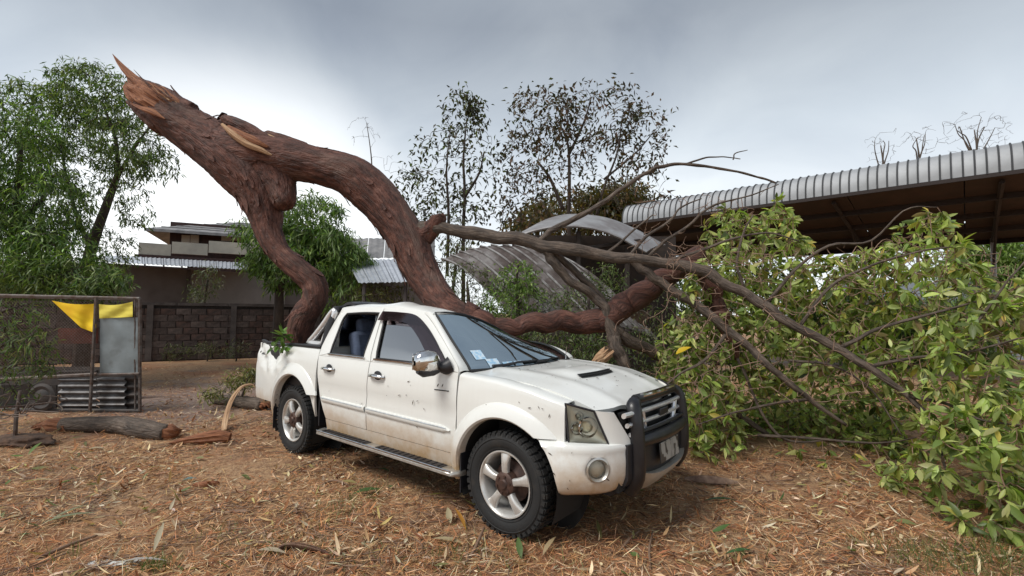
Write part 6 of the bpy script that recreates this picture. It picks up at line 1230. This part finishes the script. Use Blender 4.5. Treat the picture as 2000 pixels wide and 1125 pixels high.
for k, (rows, l_) in enumerate((([(70, 1098, .01, 3), (130, 1075, .02, 3.4), (190, 1050, .01, 2)], 'long thin stick slanting in the left foreground'), ([(900, 1115, 0, 3), (925, 1085, .02, 3.4), (945, 1050, .06, 2.4)], 'twig standing up before the front wheel'), ([(520, 1092, .01, 2.5), (470, 1096, .01, 2), (430, 1100, .0, 1.4)], 'bent twig left of the bark slab'), ([(1205, 1085, .0, 3), (1230, 1060, .02, 2.6), (1250, 1040, .01, 1.5)], 'twig lying right of the front wheel'), ([(1270, 1115, 0, 2.5), (1268, 1080, .02, 2.4), (1275, 1045, .02, 1.4)], 'upright thin stem in the centre right foreground'), ([(610, 960, .0, 2.2), (650, 945, .02, 2.4), (690, 955, .01, 1.4)], 'thin twig below the step board'))):
    p, r_ = path3(onground(rows), 14); g = MB(); g.tube(p, r_, 6); g.build('stick', TWIG, smooth=180, label=l_, cat='stick')
def big_leaf(px, py, L_, W_, ang, col, label, tilt=.3, name='fallen_leaf'):
    c = gr(px, py); a = YAW+ang; dr_ = np.array([[math.cos(a), math.sin(a), tilt]]); o = leaf_mesh(name, np.array([[c.x, c.y, hgt(c.x, c.y)+.02]]), dr_, np.array([[.2*random.uniform(-1, 1), .2*random.uniform(-1, 1), 1.]]), np.array([L_]), np.array([W_]), np.array([.25]), np.array([col]), LEAF, _T18, _F18, None, True); return tag(o, label, 'leaf')
for a in ((688, 975, .24, .075, -1.2, (.07, .13, .04), 'large green leaf lying below the step board'), (880, 1030, .14, .05, .4, (.42, .36, .22), 'pale upright dry leaf left of the front wheel', .9), (910, 1042, .20, .035, .55, (.50, .24, .05), 'orange upright leaf blade left of the front wheel', .9), (1018, 1098, .16, .045, .2, (.10, .16, .05), 'green leaf tipped up in the centre foreground', .8), (1060, 1092, .2, .04, -.5, (.44, .34, .2), 'pale dry leaf right of the tipped green leaf', .5),
          (905, 1070, .22, .04, 1.4, (.42, .34, .2), 'pale dry blade beneath the orange leaf'), (80, 1030, .30, .05, -1.0, (.24, .26, .16), 'pale green split leaf in the left foreground'), (95, 1025, .26, .045, -.3, (.28, .28, .18), 'second blade of the pale green split leaf', .35), (40, 950, .24, .05, -1.3, (.50, .40, .26), 'pale curled leaf at the left edge'), (355, 942, .12, .06, -1.2, (.16, .24, .24), 'bluish green leaf beside the orange wood chip'), (55, 890, .2, .04, .2, (.16, .24, .08), 'green leaf blade by the scrap heap', .8), (170, 880, .18, .05, -1.5, (.46, .38, .26), 'pale leaf below the broken log'),
          (1440, 980, .30, .05, 1.7, (.05, .10, .06), 'dark green narrow leaf right of the bull bar'), (1470, 1078, .22, .035, 1.9, (.06, .14, .05), 'green leaf blade in the right foreground'), (1175, 1060, .17, .03, .1, (.20, .18, .07), 'small olive leaf before the front wheel', .7), (1330, 1092, .24, .03, -1.4, (.40, .32, .2), 'pale stem at the right foreground'), (500, 1085, .22, .05, -1.8, (.46, .38, .27), 'pale dry leaf left of the bark slab'), (300, 1085, .25, .035, .4, (.48, .42, .3), 'pale blade above the green tuft', .7), (225, 1110, .30, .04, -1.5, (.46, .43, .40), 'whitish strip at the bottom left'), (290, 918, .2, .035, -1.6, (.48, .38, .25), 'pale dry blade in the left middle ground'), (1700, 1075, .14, .045, .8, (.30, .22, .13), 'dry brown leaf at the right foreground')): big_leaf(*a)
g = MB(); c = gr(205, 1112); g.sheet([[c+RH*(.30*u-.12)+FH*(.06*v)+V(0, 0, .02+.02*noise.noise(V(u*5, v*5, 2))) for u in np.linspace(0, 1, 12)] for v in np.linspace(0, 1, 4)], V(0, 0, .003)); g.build('plastic_scrap', mat('whitish_plastic', (.50, .49, .46), .5), label='whitish crumpled plastic scrap at the bottom left', cat='plastic scrap')
p = at(1320, 692, 5.0); lf = leaf_mesh('yellow_leaf', np.array([list(p)]), np.array([[.6, .3, .5]]), np.array([[0, -.6, 1.]]), np.array([.17]), np.array([.085]), np.array([.2]), np.array([(.62, .42, .02)]), LEAF, _T18, _F18, FT, True)
